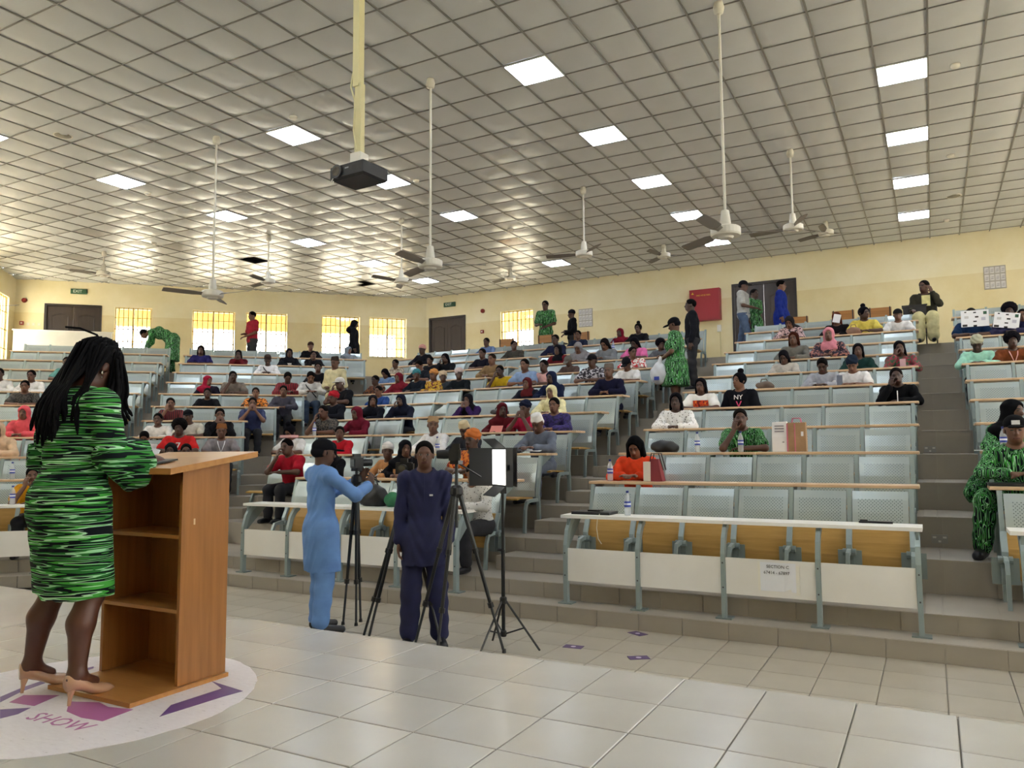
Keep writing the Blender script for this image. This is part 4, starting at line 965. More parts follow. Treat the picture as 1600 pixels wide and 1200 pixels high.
# wing, x, row, size, pose, hair, hair colour, sleeve, cloth, label
CROWD = [
 ('w',-4.52,6,0.96,'d','short','15110f','s','e8e6e4','man in a white shirt cut by the left edge of the picture'),
 ('w',-5.09,6,0.94,'d','short','15110f','s','e6e4e2','man in a white shirt looking over the dark patterned shirt at far left'),
 ('w',-5.23,5,0.96,'d','short','15110f','t','p:camo:2a2826:5a5650','man in a black patterned shirt in front of a white-shirted man'),
 ('w',-5.48,7,1.00,'d','short','15110f','t','6fa9a4',"person in a teal shirt behind the speaker's braids"),
 ('w',-5.79,3,0.99,'d','hijab','e8606a','s','e8606a','woman in a coral pink hijab and gown at the left'),
 ('w',-5.71,2,0.99,'d','hijab','e0c0a0','s','e0c0a0','person in a cream gown at the left edge beside the coral hijab'),
 ('w',-6.72,0,0.97,'c','short','15110f','t','d99a22','person in a mustard top with hand raised, front bench behind the speaker'),
 ('w',-7.91,9,0.96,'d','braids','1a1414','t','2f2c66','woman in a purple blue printed shirt under the leftmost pair of windows'),
 ('w',-8.78,9,0.89,'b','braids','1a1414','s','6a2028','woman in a burgundy top with white cuffs, hands at her chin'),
 ('w',-8.33,6,0.90,'e','hijab','9c1f3a','s','221c2a','woman in a red headscarf over dark clothes'),
 ('w',-8.83,6,0.99,'c','short','15110f','t','7a7068','young man in a grey brown shirt resting his chin on his hand'),
 ('w',-8.41,5,0.88,'d','short','1c1614','t','18181c','person in a black round neck top below the red headscarf'),
 ('w',-7.88,4,0.92,'c','short','15110f','t','p:stripe:7a2226:1c181c','man in a red and black striped shirt with hand at his mouth'),
 ('w',-7.80,3,0.90,'d','short','15110f','s','eae6e2','man in a white shirt with his forearms on the desk, left end of his row'),
 ('w',-8.30,3,0.95,'c','cap','141418','t','d8d4c8','young man in a black cap and pale shirt, cheek on his hand'),
 ('w',-8.77,3,0.98,'b','short','15110f','s','1a1a1e','bearded man in a black shirt with hands at his chin'),
 ('w',-8.25,2,1.02,'d','afro','15110f','t','cf2c2c','person in a red jersey with a big white figure on the chest'),
 ('w',-7.74,2,0.89,'r','short','15110f','s','e6e4e4',"boy in white bent over a tablet beside the speaker's sleeve"),
 ('w',-8.26,1,0.97,'d','hijab','1a1a1c','s','1a1a1c','person in a black head covering just above the lectern'),
 ('w',-8.88,2,0.97,'d','kufi','8a5a34','t','8f888c','person in a grey t-shirt with a white lanyard and brown cap'),
 ('w',-8.45,1,0.96,'d','short','15110f','t','30303a','person with close-cropped hair just behind the lectern top'),
 ('w',-9.49,8,0.96,'r','kufi','3a2c28','s','e8e8ec','man in a white shirt with a dark shoulder strap and dark cap'),
 ('w',-9.96,9,0.95,'d','hijab','1c1a20','s','1f1f26','woman in black with a white chest print, headscarf against the window'),
 ('w',-10.51,10,0.95,'d','beanie','33201a','s','1a191c','person in black with a brown beanie at the topmost left-hand row'),
 ('w',-10.56,9,0.92,'c','short','15110f','s','1e1c20','person in a black shirt with a white chest print'),
 ('w',-11.51,10,0.88,'e','hijab','7d8794','s','8a949e','person in a pale grey scarf under the fourth window'),
 ('w',-9.92,6,1.00,'r','short','15110f','s','p:stripe:a02630:201c20','man in a red and black jacket with his head bowed'),
 ('w',-10.40,6,1.02,'r','short','15110f','s','dcdad8','man in a white sweatshirt and jeans with a crossbody strap at the row end'),
 ('w',-10.61,7,1.01,'d','short','15110f','s','1b1a1d','person in a black top half hidden by the white sweatshirt'),
 ('w',-9.31,5,0.90,'d','short','2a2018','t','p:blob:d8812c:2c1c14','person in an orange and black printed shirt'),
 ('w',-9.29,4,0.94,'b','short','15110f','t','41486e','person in a denim blue shirt with both hands at the mouth'),
 ('w',-9.86,5,0.94,'d','short','15110f','s','4c4a56','man in a dark grey shirt sitting alone by the aisle'),
 ('m',-10.55,5,1.08,'c','cap','d9d6d0','t','1f1e22','man in a white baseball cap and black shirt beside the cream gown'),
 ('m',-9.95,4,1.02,'d','wrap','b22430','s','191a22','woman in a red headscarf and black top'),
 ('m',-9.30,3,1.01,'c','short','15110f','t','p:camo:2c2c2c:6c6258','man in a camouflage patterned shirt with a hand at his chin'),
 ('m',-8.60,3,0.97,'d','hijab','6a1a2c','s','6a1a2c','woman in a dark crimson hijab leaning on the desk'),
 ('m',-9.00,4,0.94,'e','hijab','191a22','s','1a1b24','woman in a black hijab and top with a white stripe on the sleeve'),
 ('m',-9.63,5,0.90,'d','short','15110f','t','2f4d8a','person in a bright blue shirt behind the black hijab'),
 ('m',-8.35,4,0.93,'c','hijab','1b1f30','s','1b1f30','woman in a long navy hijab with a hand to her face at the row end'),
 ('m',-10.45,6,0.92,'d','short','15110f','t','p:blob:7a4a30:20202a','boy in a brown printed shirt'),
 ('m',-10.91,7,0.88,'r','braids','16131a','s','6d88b0','person with long black hair lying over a blue sleeve'),
 ('m',-11.35,8,0.90,'d','short','15110f','t','p:camo:7a6a5c:d8d0c0','boy in a pale patterned shirt by the right-hand window'),
 ('m',-9.84,6,0.94,'d','hijab','7d2230','s','7d2230','woman in a burgundy hijab next to a teal head wrap'),
 ('m',-9.36,6,0.97,'e','wrap','3d7f88','s','1c222c','woman in a teal head wrap and black gown turned to her right'),
 ('m',-8.95,6,0.95,'d','wrap','c98c50','s','p:blob:c8a030:6a2030','person in a yellow and maroon flowered dress'),
 ('m',-8.71,6,0.91,'e','wrap','cdb79c','s','3a3f44','woman in a cream patterned head wrap and dark grey top'),
 ('m',-8.34,6,0.94,'e','wrap','d8c4c0','s','1b2024','woman in a white and red headscarf and black dress'),
 ('m',-11.21,9,1.02,'d','beanie','e0a8a0','s','1a1a22','person in a pale pink cap in the back row near the far door'),
 ('m',-10.34,8,0.91,'d','short','15110f','t','1c1c22','person in a black shirt below the pink cap'),
 ('m',-9.87,8,0.94,'c','braids','16131a','s','1d1e24','woman in black raising a hand to her head'),
 ('m',-9.95,7,1.00,'r','short','15110f','t','20242c','person in dark clothes bending low behind the teal head wrap'),
 ('m',-8.14,2,0.92,'e','short','15110f','s','c0202e','boy in a bright red sweater behind the man in light blue'),
 ('m',-9.18,2,0.96,'r','bun','16131a','t','e4e2e2','boy in a white polo with a tuft of hair and a headband'),
 ('m',-8.28,1,1.01,'c','short','15110f','t','b01e30','woman in a red dress with a pink book on her head'),
 ('m',-7.52,1,0.96,'d','hijab','17161a','s','17161a','person in a black hijab behind the red dress'),
 ('m',-6.47,1,0.94,'e','beanie','e6e0dc','s','c08a5c','person in a tan sweater with white letters and a white knitted cap'),
 ('m',-6.20,1,0.97,'e','hijab','141419','s','141419','woman in a black hijab leaning on her hand beside the tan sweater'),
 ('m',-6.37,2,1.00,'e','kufi','a88a68','s','f0eef0','man in a white kaftan with a leopard patterned cap'),
 ('m',-5.83,2,0.94,'r','kufi','d6c4a0','s','30323a','man in a dark shirt with a cream skullcap'),
 ('m',-5.13,1,1.06,'d','wrap','c4703a','t','p:blob:d87a28:8a2c1c','woman in an orange print dress and matching head wrap'),
 ('m',-9.89,10,0.93,'d','short','15110f','s','6c86b8','young man in a blue shirt over a white tee at the back'),
 ('m',-8.90,8,0.98,'d','short','15110f','t','1c1a26','young man in a black tee below the blue shirt'),
 ('m',-8.60,9,0.95,'e','short','15110f','s','4a4640','person in a dark grey dress under the back wall window'),
 ('m',-8.10,7,1.01,'d','short','2a2018','s','8a7050','person in a tan shirt leaning along the desk'),
 ('m',-7.36,6,0.95,'c','short','15110f','t','c9a828','girl in a yellow top with a hand at her chin'),
 ('m',-6.83,6,1.03,'d','short','15110f','t','8fa8cf','man in a light blue shirt looking to the side'),
 ('m',-6.41,6,0.99,'d','short','15110f','t','d8a8a4','man in a pale pink shirt with a red placket'),
 ('m',-5.81,5,0.97,'d','hijab','1c2440','s','1c2440','woman in a navy hijab behind the pale yellow one'),
 ('m',-6.31,5,0.90,'d','hijab','5c2024','s','20222e','woman in a maroon hijab over a dark coat'),
 ('m',-5.38,4,0.95,'d','hijab','ece4b4','s','ece4b4','woman in a pale yellow hijab and gown'),
 ('m',-4.89,3,0.98,'d','short','15110f','s','p:blob:34286a:1c1840','boy in a purple and navy print shirt'),
 ('m',-4.66,2,1.00,'r','kufi','f2f0ee','s','6d7484','man in a grey kaftan and white skullcap writing at the aisle'),
 ('m',-5.34,3,0.95,'b','wrap','1d2238','t','c02a4c','woman in a crimson top and navy headscarf with clasped hands'),
 ('m',-5.75,3,0.94,'e','hijab','5c1820','s','5c1820','woman in a maroon hijab holding a pink paper'),
 ('m',-6.96,4,0.89,'b','hijab','17151c','s','3a2458','woman in a black hijab and purple sleeves with hands clasped'),
 ('m',-7.01,8,0.94,'d','hijab','15151a','s','6a1c26','woman in a black hijab over a dark red gown'),
 ('m',-7.50,9,1.00,'d','short','15110f','s','262a44','person in a dark blue shirt behind the black hijab'),
 ('m',-6.53,8,0.96,'r','hijab','8f8c90','s','8f8c90','woman in a grey hijab with her head bowed'),
 ('m',-7.36,10,0.92,'d','short','15110f','s','232a40','boy in a navy shirt by the wooden chair backs'),
 ('m',-5.90,8,0.99,'r','braids','1a1416','s','7d8084','woman in a grey striped top looking down'),
 ('m',-6.28,10,0.89,'d','hijab','7a1c2e','s','7a1c2e','woman in a maroon hijab with a bottle, top row'),
 ('m',-5.84,10,0.95,'d','bun','15110f','s','1b1b1f','woman with a high bun and a black top'),
 ('m',-5.25,8,0.97,'r','braids','17131a','t','e070a8','woman in a pink top with braids'),
 ('m',-4.72,8,0.89,'e','afro','17131a','t','5c6068','woman with wavy hair and a dark grey top by the aisle'),
 ('m',-4.99,7,0.95,'e','short','15110f','t','p:blob:e8e4e2:c02c34','man in a white jersey with red trim turned sideways'),
 ('m',-4.75,6,0.94,'r','cap','17161a','t','eceaea','man in a black cap and white t-shirt at the row end'),
 ('m',-4.75,5,1.02,'d','kufi','6a6058','s','1c1c34','man in a dark navy kaftan and patterned cap at the row end'),
 ('m',-6.32,7,0.88,'r','cap','6a6660','s','5a4a46','man in a grey cap and brown shirt'),
 ('m',-5.43,6,1.02,'d','cap','17161a','t','p:blob:25222a:b8b4bc','man in a black cap and black and white print shirt'),
 ('m',-2.36,9,0.98,'r','hijab','2a2628','s','p:blob:c8a8a8:3a3034','girl in a dark scarf and flowered dress near the right-hand door'),
 ('m',-2.03,7,0.99,'d','braids','5a2a1a','s','74726c','woman with long auburn braids and a grey top'),
 ('m',-2.05,6,0.90,'r','braids','16131a','s','c4bfb8','woman with shoulder length braids and a pale printed blouse'),
 ('m',-1.51,9,0.97,'d','braids','6a2c18','s','1e1a1c','woman with auburn hair covering her face with a white paper'),
 ('m',-1.04,9,1.02,'e','bun','16131a','t','dcc860','woman in a yellow t-shirt with a bun turned to her right'),
 ('m',-1.47,7,1.02,'d','hijab','d88a98','s','p:blob:2a2030:a06a60','woman in a pink headscarf and embroidered dark top'),
 ('m',-0.96,6,0.92,'d','braids','16131a','s','1d3a38','woman in a dark green top behind the navy headscarf'),
 ('m',-1.37,5,0.94,'r','short','15110f','s','a9acb8','woman in a pale grey sweatshirt looking down'),
 ('m',-0.96,5,0.93,'r','wrap','1f2a3c','t','eceaec','woman in a white tee and navy headscarf looking at a phone'),
 ('m',-0.45,9,0.94,'d','cap','1c1a1c','t','eae8e6','man in a black cap and white t-shirt, top row'),
 ('m',-0.36,6,0.92,'c','braids','16131a','s','p:blob:8a3040:2a5a40','woman in a green and red print dress with her cheek on her hand'),
 ('m',-0.35,4,0.95,'c','short','1c1614','s','101013','woman in a black top with close-cropped hair propping her head'),
 ('m',-2.95,4,0.94,'d','braids','16131a','t','p:chest:f0eeec:d8481c','person in a white tee with an orange and red chest print'),
 ('m',-2.38,4,0.98,'a','bun','16131a','t','17181f','woman in a black tee with a white chest lettering'),
 ('m',-3.06,3,0.97,'d','braids','16131a','s','p:dots:eeecec:55504c','woman in a white crochet cardigan with a ponytail'),
 ('m',-1.99,2,0.99,'c','short','15110f','t','p:green','man in a green and black print shirt leaning his mouth on his hand'),
 ('m',-2.98,1,0.98,'r','long','0d0c0e','s','ee4e2c','woman in a bright orange blouse with long straight black hair'),
 ('m',0.67,8,1.00,'d','short','15110f','t','1d3558','person in a blue tee hiding behind a printed flyer'),
 ('m',1.23,8,1.01,'d','afro','15121c','s','30304e','woman with a large afro holding a printed flyer'),
 ('m',1.41,8,0.93,'d','short','15110f','s','22222a','person in dark clothes at the right edge, back row'),
 ('m',0.65,6,0.92,'r','wrap','b8b8a0','s','a8e0cc','woman in a mint cardigan and patterned head wrap'),
 ('m',1.07,6,0.92,'d','afro','16131a','t','7a4226','woman in a brown top with a wide white headband and pink lanyard'),
 ('m',0.73,2,0.99,'e','hijab','121214','s','p:green','woman in a black headscarf and green print gown at the right edge'),
 ('m',0.67,1,1.08,'d','cap','141416','s','p:green','man in a green print outfit and badged black cap at the right edge'),
 ('m',-4.54,0,0.99,'e','short','15110f','s','p:dots:c4c2be:6a6864','man in a white dotted shirt and dark trousers seated by the front aisle')]
for _h in {c[6] for c in CROWD if c[5] not in ('hijab', 'wrap', 'cap', 'kufi', 'beanie')} | {'15110f'}: mat('hair_'+_h, tuple(x*.55 for x in lin(_h)[:3])+(1.0,), .9, spec=.1)
JEANS = {'man in a white sweatshirt and jeans with a crossbody strap at the row end'}
PERS = {}
for q, (wing, x, r, sc, pose, hk, hc, sl, cl, lab) in enumerate(CROWD):
    cx, cy, rz = place(wing, x, Y0-.05+.55+DY*r); rr = random.Random(q)
    t = empty('person', (cx, cy, tz(r)), rz+rr.uniform(-.12, .12), lab, 'person', 'seated audience'); t.scale = (sc, sc, sc)
    J = POSE[pose]; PERS[lab] = t
    if 'outfit' in lab:                 # sits sideways with one booted leg in the stair
        J = dict(POSE['d']); J.update(knR=(-.25, -.30, .50), anR=(-.29, -.25, .10), toR=(-.33, -.37, .035))
        body, trou, shoes = body_mesh(J, HV), leg_mesh(J, .013, loose=.012, top=.6), shoe_mesh(J, .010, m=.018)
    else: body, trou, shoes = BODY[pose], TROU, SHOES
    hm = cloth(hc) if hk in ('hijab', 'wrap', 'cap', 'kufi', 'beanie') else mat('hair_'+hc, hc, .9, spec=.1)
    add_parts(t, body, SKINS[rr.randrange(4)], TOPS[(pose, sl)], cloth(cl), 'gown' if hk == 'hijab' else 'shirt', hk, hm, head_matrix(J), trou, M_JEANS if lab in JEANS else (cloth(cl) if 'gown' in lab or 'outfit' in lab or 'kaftan' in lab else M_DARKTR), shoes)
def who(s): return next(v for k, v in PERS.items() if s in k)
# chest prints and neckwear
def chest_text(p, s, size, col, z=.77, y=-.205):
    o = link('lettering', text_mesh(s, size, .004), mat('print_'+col, col, .7), p, (0, y, z), rot=(math.pi/2-.16, 0, 0))
p = who('black tee with a white chest lettering'); chest_text(p, 'NY', .095, 'e8e6e6', .83)
MB().loft([[(-.035, -.2, .775), (-.02, -.2, .775), (.008, -.2, .70), (-.004, -.2, .70)], [(-.035, -.206, .775), (-.02, -.206, .775), (.008, -.206, .70), (-.004, -.206, .70)]]).loft([[(.035, -.2, .775), (.05, -.2, .775), (.014, -.2, .70), (.0, -.2, .70)], [(.035, -.206, .775), (.05, -.206, .775), (.014, -.206, .70), (.0, -.206, .70)]]).build('chest_mark', mat('print_pink', 'd8487c', .7), p)
chest_text(who('red jersey'), '7', .15, 'e8e4e4', .79); chest_text(who('tan sweater'), 'NYCO', .075, 'e8dcc8', .79)
for lab in ('woman in black with a white chest print', 'person in a black shirt with a white chest print'):
    MB().box(-.05, .05, -.204, -.198, .72, .80).build('chest_print', mat('print_pale', 'c8c4be', .8), who(lab))
for lab, col in (('white lanyard', 'dcdcE0'.lower()), ('pink lanyard', 'e0a8a0')):
    MB().tube([(-.06, -.15, .92), (-.045, -.205, .85), (0, -.215, .72), (.045, -.205, .85), (.06, -.15, .92)], .008, 5).build('lanyard', mat('lanyard_'+col, col, .7), who(lab))
for lab in ('dark shoulder strap', 'crossbody strap'):
    MB().tube([(-.12, -.10, .94), (-.08, -.19, .85), (.02, -.205, .74), (.12, -.19, .62)], .012, 5).build('strap', mat('strap_black', '1c1c20', .8), who(lab))
p = who('white headband'); hb = MB(); hb.lathe([(.088, -.01), (.094, .0), (.094, .04), (.086, .05)], 18); o = hb.build('headband', mat('headband_white', 'ece8e4', .8), p, (0, -.12, 1.12)); o.rotation_euler = (-.35, 0, 0)
p = who('badged black cap'); MB().box(-.03, .03, -.006, .0, -.015, .02).build('badge', mat('badge_white', 'e6e6e6', .6), p, (0, -.225, 1.135))
s = Sdf((-.75, -.6, -.02), (.1, .3, .85), .013); s.add(('cap', (-.20, -.12, .62), (-.38, -.20, .24), .05, .12), 0); s.cut(lambda X: .12+.25*(X[..., 0]+.5)-X[..., 2]); s.warp(lambda X: .008*np.sin(X[..., 0]*50+X[..., 1]*30)); link('skirt_fold', s.mesh('skirt_fold'), cloth('p:green'), who('green print gown at the right edge'))
# ---------------------------------------------------------------- things the audience holds or has on the desks
def deskz(r): return tz(r)+.66+.006
def on_desk(wing, x, r, dy=.15):
    cx, cy, rz = place(wing, x, Y0-.05+dy+DY*r); return (cx, cy, deskz(r) if r else STEP1+.837), rz
M_PET = bpy.data.materials.new('clear_pet'); M_PET.use_nodes = True
_b = M_PET.node_tree.nodes['Principled BSDF']; _b.inputs['Base Color'].default_value = (.82, .86, .88, 1); _b.inputs['Roughness'].default_value = .12; _b.inputs['Alpha'].default_value = .38
M_LAB = mat('bottle_label', '2c3f9c', .5); M_CAPB = mat('bottle_cap', '22307c', .5); M_LABW = mat('bottle_label_white', 'd8dcec', .5)
bm_b = MB().lathe([(.028, 0), (.032, .01), (.032, .06), (.030, .075), (.032, .09), (.032, .15), (.022, .185), (.012, .205), (.012, .222)], 14).mesh('bottle_body', True)
bm_l = MB().lathe([(.0328, .08), (.0328, .135)], 14).mesh('wrapper'); bm_w = MB().lathe([(.0332, .10), (.0332, .118)], 14).mesh('print_band'); bm_c = MB().lathe([(.014, .215), (.014, .236), (.0, .237)], 12).mesh('screw_cap')
def bottle(wing, x, r, lab, dy=.12):
    loc, rz = on_desk(wing, x, r, dy); t = empty('water_bottle', loc, rz, 'clear water bottle with blue label '+lab, 'bottle', 'water bottles')
    link('bottle_body', bm_b, M_PET, t); link('wrapper', bm_l, M_LAB, t); link('print_band', bm_w, M_LABW, t); link('screw_cap', bm_c, M_CAPB, t)
for a in [('m', -3.16, 1, 'beside the woman in orange'), ('m', -2.62, 0, 'on the front white desk near the laptop'), ('m', -2.43, 2, 'between the black bag and the man in green'), ('m', -1.93, 2, 'before the man in green leaning on his hand'), ('m', .62, 2, 'at the right edge by the woman in green'), ('w', -6.29, 1, 'left of the speaker, upper of two'), ('w', -6.58, 0, 'left of the speaker, lower of two'), ('m', -9.25, 3, 'by the man in camouflage'), ('m', -6.10, 2, 'by the cream skullcap'), ('m', -5.98, 9, 'in front of the maroon hijab in the top row')]: bottle(*a)
def paper_bag(x, r, w_, h, d, m, handle, lab):
    loc, rz = on_desk('m', x, r, .16); t = empty('paper_bag', loc, rz, lab, 'bag')
    MB().loft([[(-w_/2, -d/2, 0), (w_/2, -d/2, 0), (w_/2, d/2, 0), (-w_/2, d/2, 0)], [(-w_/2*1.02, -d/2, h*.5), (w_/2, -d/2*1.1, h*.5), (w_/2, d/2, h*.5), (-w_/2, d/2, h*.5)], [(-w_/2*.97, -d/2*.7, h), (w_/2*.97, -d/2*.7, h), (w_/2*.97, d/2*.7, h*1.02), (-w_/2*.97, d/2*.7, h*1.01)]]).build('bag_body', m, t)
    if handle:
        for yy in (-.03, .03): MB().tube([(-.05, yy, h), (-.04, yy, h+.05), (.04, yy, h+.05), (.05, yy, h)], .005, 5).build('handle', handle, t)
    return t
b1 = paper_bag(-1.50, 2, .16, .33, .10, mat('bag_white', 'eceaec', .7), None, 'white paper bag standing on the desk beside a kraft one')
for z in (.28, .25, .22, .10): MB().box(-.05 if z > .2 else .03, .05, -.054, -.051, z, z+.012).build('print_line', mat('bag_print', '8c8890', .7), b1)
b2 = paper_bag(-1.32, 2, .20, .32, .11, noisy('kraft', 'b08e6c', 'a0805e', 8, .8), mat('bag_pink', 'd0708c', .7), 'brown kraft paper bag with pink edges and handles')
MB().box(-.101, -.088, -.062, -.056, 0, .31).box(-.02, -.01, -.062, -.056, 0, .31).build('pink_edge', mat('bag_pink', 'd0708c', .7), b2); MB().box(.05, .075, -.062, -.056, .17, .22).build('sticker', mat('bag_white', 'eceaec'), b2)
def soft_bag(name, wing, x, r, w_, h, d, m, lab, dy=.18, handle=True):
    loc, rz = on_desk(wing, x, r, dy); t = empty(name, loc, rz, lab, 'bag')
    s = Sdf((-w_*.7, -d*.8, -.02), (w_*.7, d*.8, h*1.2), .012); s.add(('ell', (0, 0, h*.42), (w_/2, d/2, h*.55), None), 0); s.add(('ell', (w_*.15, 0, h*.3), (w_*.36, d*.48, h*.42), None), .04)
    s.warp(lambda X: .008*np.sin(X[..., 0]*37)*np.sin(X[..., 2]*41+1)); s.cut(lambda X: -X[..., 2]); link('bag_body', s.mesh('bag_body'), m, t)
    if handle: MB().tube([(-w_*.22, 0, h*.8), (-w_*.15, 0, h*1.25), (w_*.12, 0, h*1.25), (w_*.2, 0, h*.8)], .008, 6).build('handle', m, t)
M_LEATH = noisy('black_leather', '1a1a1d', '121214', 6, .5)
soft_bag('backpack', 'm', -2.85, 2, .34, .15, .2, M_LEATH, 'black rounded bag on the desk above the woman in orange', handle=False)
soft_bag('handbag', 'm', -2.17, 5, .26, .12, .14, noisy('brown_leather', '6a5c50', '584a40', 6, .6), 'brown handbag on the desk beside the woman with chest lettering')
soft_bag('handbag', 'm', -5.78, 0, .44, .26, .2, M_LEATH, 'large black handbag on the front desk behind the camera crew'); soft_bag('handbag', 'm', -5.46, 0, .28, .17, .16, noisy('green_canvas', '2c7a50', '24603e', 6, .8), 'green cloth bag beside the large black handbag', handle=False)
soft_bag('handbag', 'm', -7.45, 1, .40, .11, .18, M_LEATH, 'slouched black bag on the desk left of the man in light blue')
soft_bag('handbag', 'm', -5.7, 7, .24, .13, .12, M_LEATH, 'small black bag beside the woman in a grey striped top')
soft_bag('handbag', 'm', -1.2, 9, .26, .15, .14, noisy('tan_leather', '8a6a58', '785a48', 6, .6), 'tan handbag in front of the woman in yellow')
soft_bag('handbag', 'm', -6.2, 4, .34, .10, .14, M_LEATH, 'flat black bag on the desk by the purple sleeves')
loc, rz = on_desk('m', -2.66, 1, .16); t = empty('tote_bag', loc, rz, 'white and dark red tote bag with black handles beside the woman in orange', 'bag')
MB().box(-.11, -.03, -.06, .06, 0, .21).build('white_side', mat('tote_white', 'e2dacc', .6), t); MB().loft([[(-.03, -.06, 0), (.10, -.06, 0), (.10, .06, 0), (-.03, .06, 0)], [(-.03, -.05, .24), (.05, -.05, .24), (.05, .05, .24), (-.03, .05, .24)]]).build('red_side', mat('tote_red', '8a3038', .6), t)
for yy in (-.045, .045): MB().tube([(-.04, yy, .2), (-.02, yy, .30), (.06, yy, .30), (.11, yy, .12)], .007, 5).build('handle', M_BLACK, t)
def laptop(wing, x, r, w_, lab, d=.24, dy=.16, flat=True):
    loc, rz = on_desk(wing, x, r, dy); t = empty('laptop', loc, rz, lab, 'laptop'); MB().box(-w_/2, w_/2, -d/2, d/2, 0, .014).build('base', M_BLACK, t); MB().box(-w_/2, w_/2, -d/2+.002, d/2-.002, .015, .026).build('lid', mat('laptop_lid', '2a2a2e', .35), t); return t
t = laptop('m', -2.98, 0, .40, 'closed black laptop at the left end of the front white desk'); MB().box(-.05, .08, -.06, .03, .027, .042).build('charger', M_BLACK, t)
MB().tube([(.1, -.12, .01), (.11, -.20, -.03), (.10, -.20, -.12), (.11, -.19, -.22), (.14, -.18, -.27)], .004, 5).build('cable', mat('cable_white', 'dcd6c4', .5), t)
laptop('m', .60, 1, .36, 'closed dark laptop in front of the man in the green outfit')
loc, rz = on_desk('m', -.45, 0, .2); t = empty('remote_device', loc, rz, 'black handheld device lying at the right end of the front white desk', 'device'); MB().box(-.13, .13, -.02, .02, 0, .018).build('casing', M_BLACK, t); MB().box(-.12, -.06, -.025, .025, .0, .03).build('grip', M_BLACK, t)
def sheet(p, w_, h, loc, rot, m, lab, name='flyer', cat='paper', blots=True):
    P = p.matrix_basis if hasattr(p, 'matrix_basis') else None
    mw = Matrix.LocRotScale(p.location, p.rotation_euler, p.scale) @ Matrix.LocRotScale(Vector(loc), Matrix.Rotation(0, 3, 'X').to_euler(), None)
    t = empty(name, mw.translation, p.rotation_euler.z, lab, cat); t.rotation_euler = (rot[0], rot[1], p.rotation_euler.z+rot[2])
    MB().box(-w_/2, w_/2, -.001, .001, -h/2, h/2).build('page', m, t)
    if blots:
        for (x, z, a, b, c) in ((-.1, .09, .03, .02, '2c2c30'), (0, .08, .04, .02, '26262a'), (.11, .07, .05, .05, '2e5a44'), (.02, .02, .05, .025, '2a2a2e'), (0, -.04, .05, .02, '1e1e22'), (-.11, -.09, .07, .035, '1c1c20'), (.0, -.10, .05, .03, '1c1c20'), (.09, -.01, .06, .05, 'c4c4d4'), (-.09, .02, .06, .04, 'c8c8cc')):
            MB().box(-a/2, a/2, -.0025, -.001, -b/2, b/2).build('print_block', mat('flyer_'+c, c, .7), t, (x*w_/.3, 0, z*h/.22))
M_PAPER = mat('paper', 'eef0f6', .7)
sheet(who('blue tee hiding'), .40, .27, (.03, -.34, .98), (.05, 0, 0), M_PAPER, 'printed white flyer held up in front of the blue tee')
sheet(who('large afro'), .36, .25, (-.05, -.36, .90), (.1, .15, .1), M_PAPER, 'printed white flyer held by the woman with the large afro')
sheet(who('covering her face'), .13, .16, (.02, -.26, 1.05), (0, .25, 0), M_PAPER, 'small white paper over a face in the top right block', blots=False)
sheet(who('holding a pink paper'), .20, .12, (.06, -.40, .76), (-.6, 0, .1), mat('pink_paper', 'd8847c', .7), 'pink paper held by the woman in a maroon hijab', blots=False)
sheet(who('bent over a tablet'), .22, .16, (.16, -.42, .80), (-.5, .3, 0), mat('tablet_screen', 'd8dce2', .2), 'pale tablet held up by the boy in white', 'tablet', 'tablet', blots=False)
sheet(who('writing at the aisle'), .26, .20, (.05, -.38, .70), (-1.45, 0, .2), M_PAPER, 'open white notebook under the man in a grey kaftan', 'notebook', 'notebook', blots=False)
sheet(who('looking at a phone'), .075, .15, (-.15, -.40, .80), (.1, 0, .2), mat('phone_grey', '6a7488', .3), 'grey phone in the hands of the woman with the navy headscarf', 'phone', 'phone', blots=False)
sheet(who('green and red print dress'), .08, .15, (.04, -.40, .78), (.1, 0, 0), mat('phone_pink', 'c8a8b4', .3), 'pale pink phone before the woman in a green and red print dress', 'phone', 'phone', blots=False)
p = who('pink book on her head'); mw = Matrix.LocRotScale(p.location, p.rotation_euler, p.scale) @ Vector((0, -.12, 1.205))
t = empty('book', mw, p.rotation_euler.z, 'pink book balanced on the head of the woman in red', 'book'); MB().box(-.11, .11, -.08, .08, .0, .004).box(-.11, .11, -.08, .08, .034, .038).box(-.11, .11, .076, .08, .004, .034).build('cover', mat('book_pink', 'd07c8c', .6), t); MB().box(-.106, .106, -.078, .075, .004, .034).build('pages', mat('book_pages', 'e0b4b4', .8), t)
p = who('close-cropped hair propping'); mw = Matrix.LocRotScale(p.location, p.rotation_euler, p.scale) @ Vector((.03, -.47, .70))
t = empty('pen', mw, 0, 'white pen held upright by the woman in black propping her head', 'pen'); MB().tube([(0, 0, 0), (0, 0, .09)], .006, 6).build('barrel', mat('pen_white', 'e6e6e8', .4), t); MB().tube([(0, 0, .09), (0, 0, .14)], .007, 6).build('pen_cap', mat('pen_white', 'e6e6e8', .4), t)
for x, r, lab, dy in ((.50, 2, 'flat notebook and pen on the desk at the right edge', .12), (-1.55, 7, 'white sheet on the desk in front of the pink headscarf', .1)):
    loc, rz = on_desk('m', x, r, dy); t = empty('notebook', loc, rz, lab, 'notebook'); MB().box(-.13, .13, -.09, .09, 0, .008).build('pages', M_PAPER, t); MB().box(-.13, .13, .085, .09, .0, .010).build('spine', M_BLACK, t)
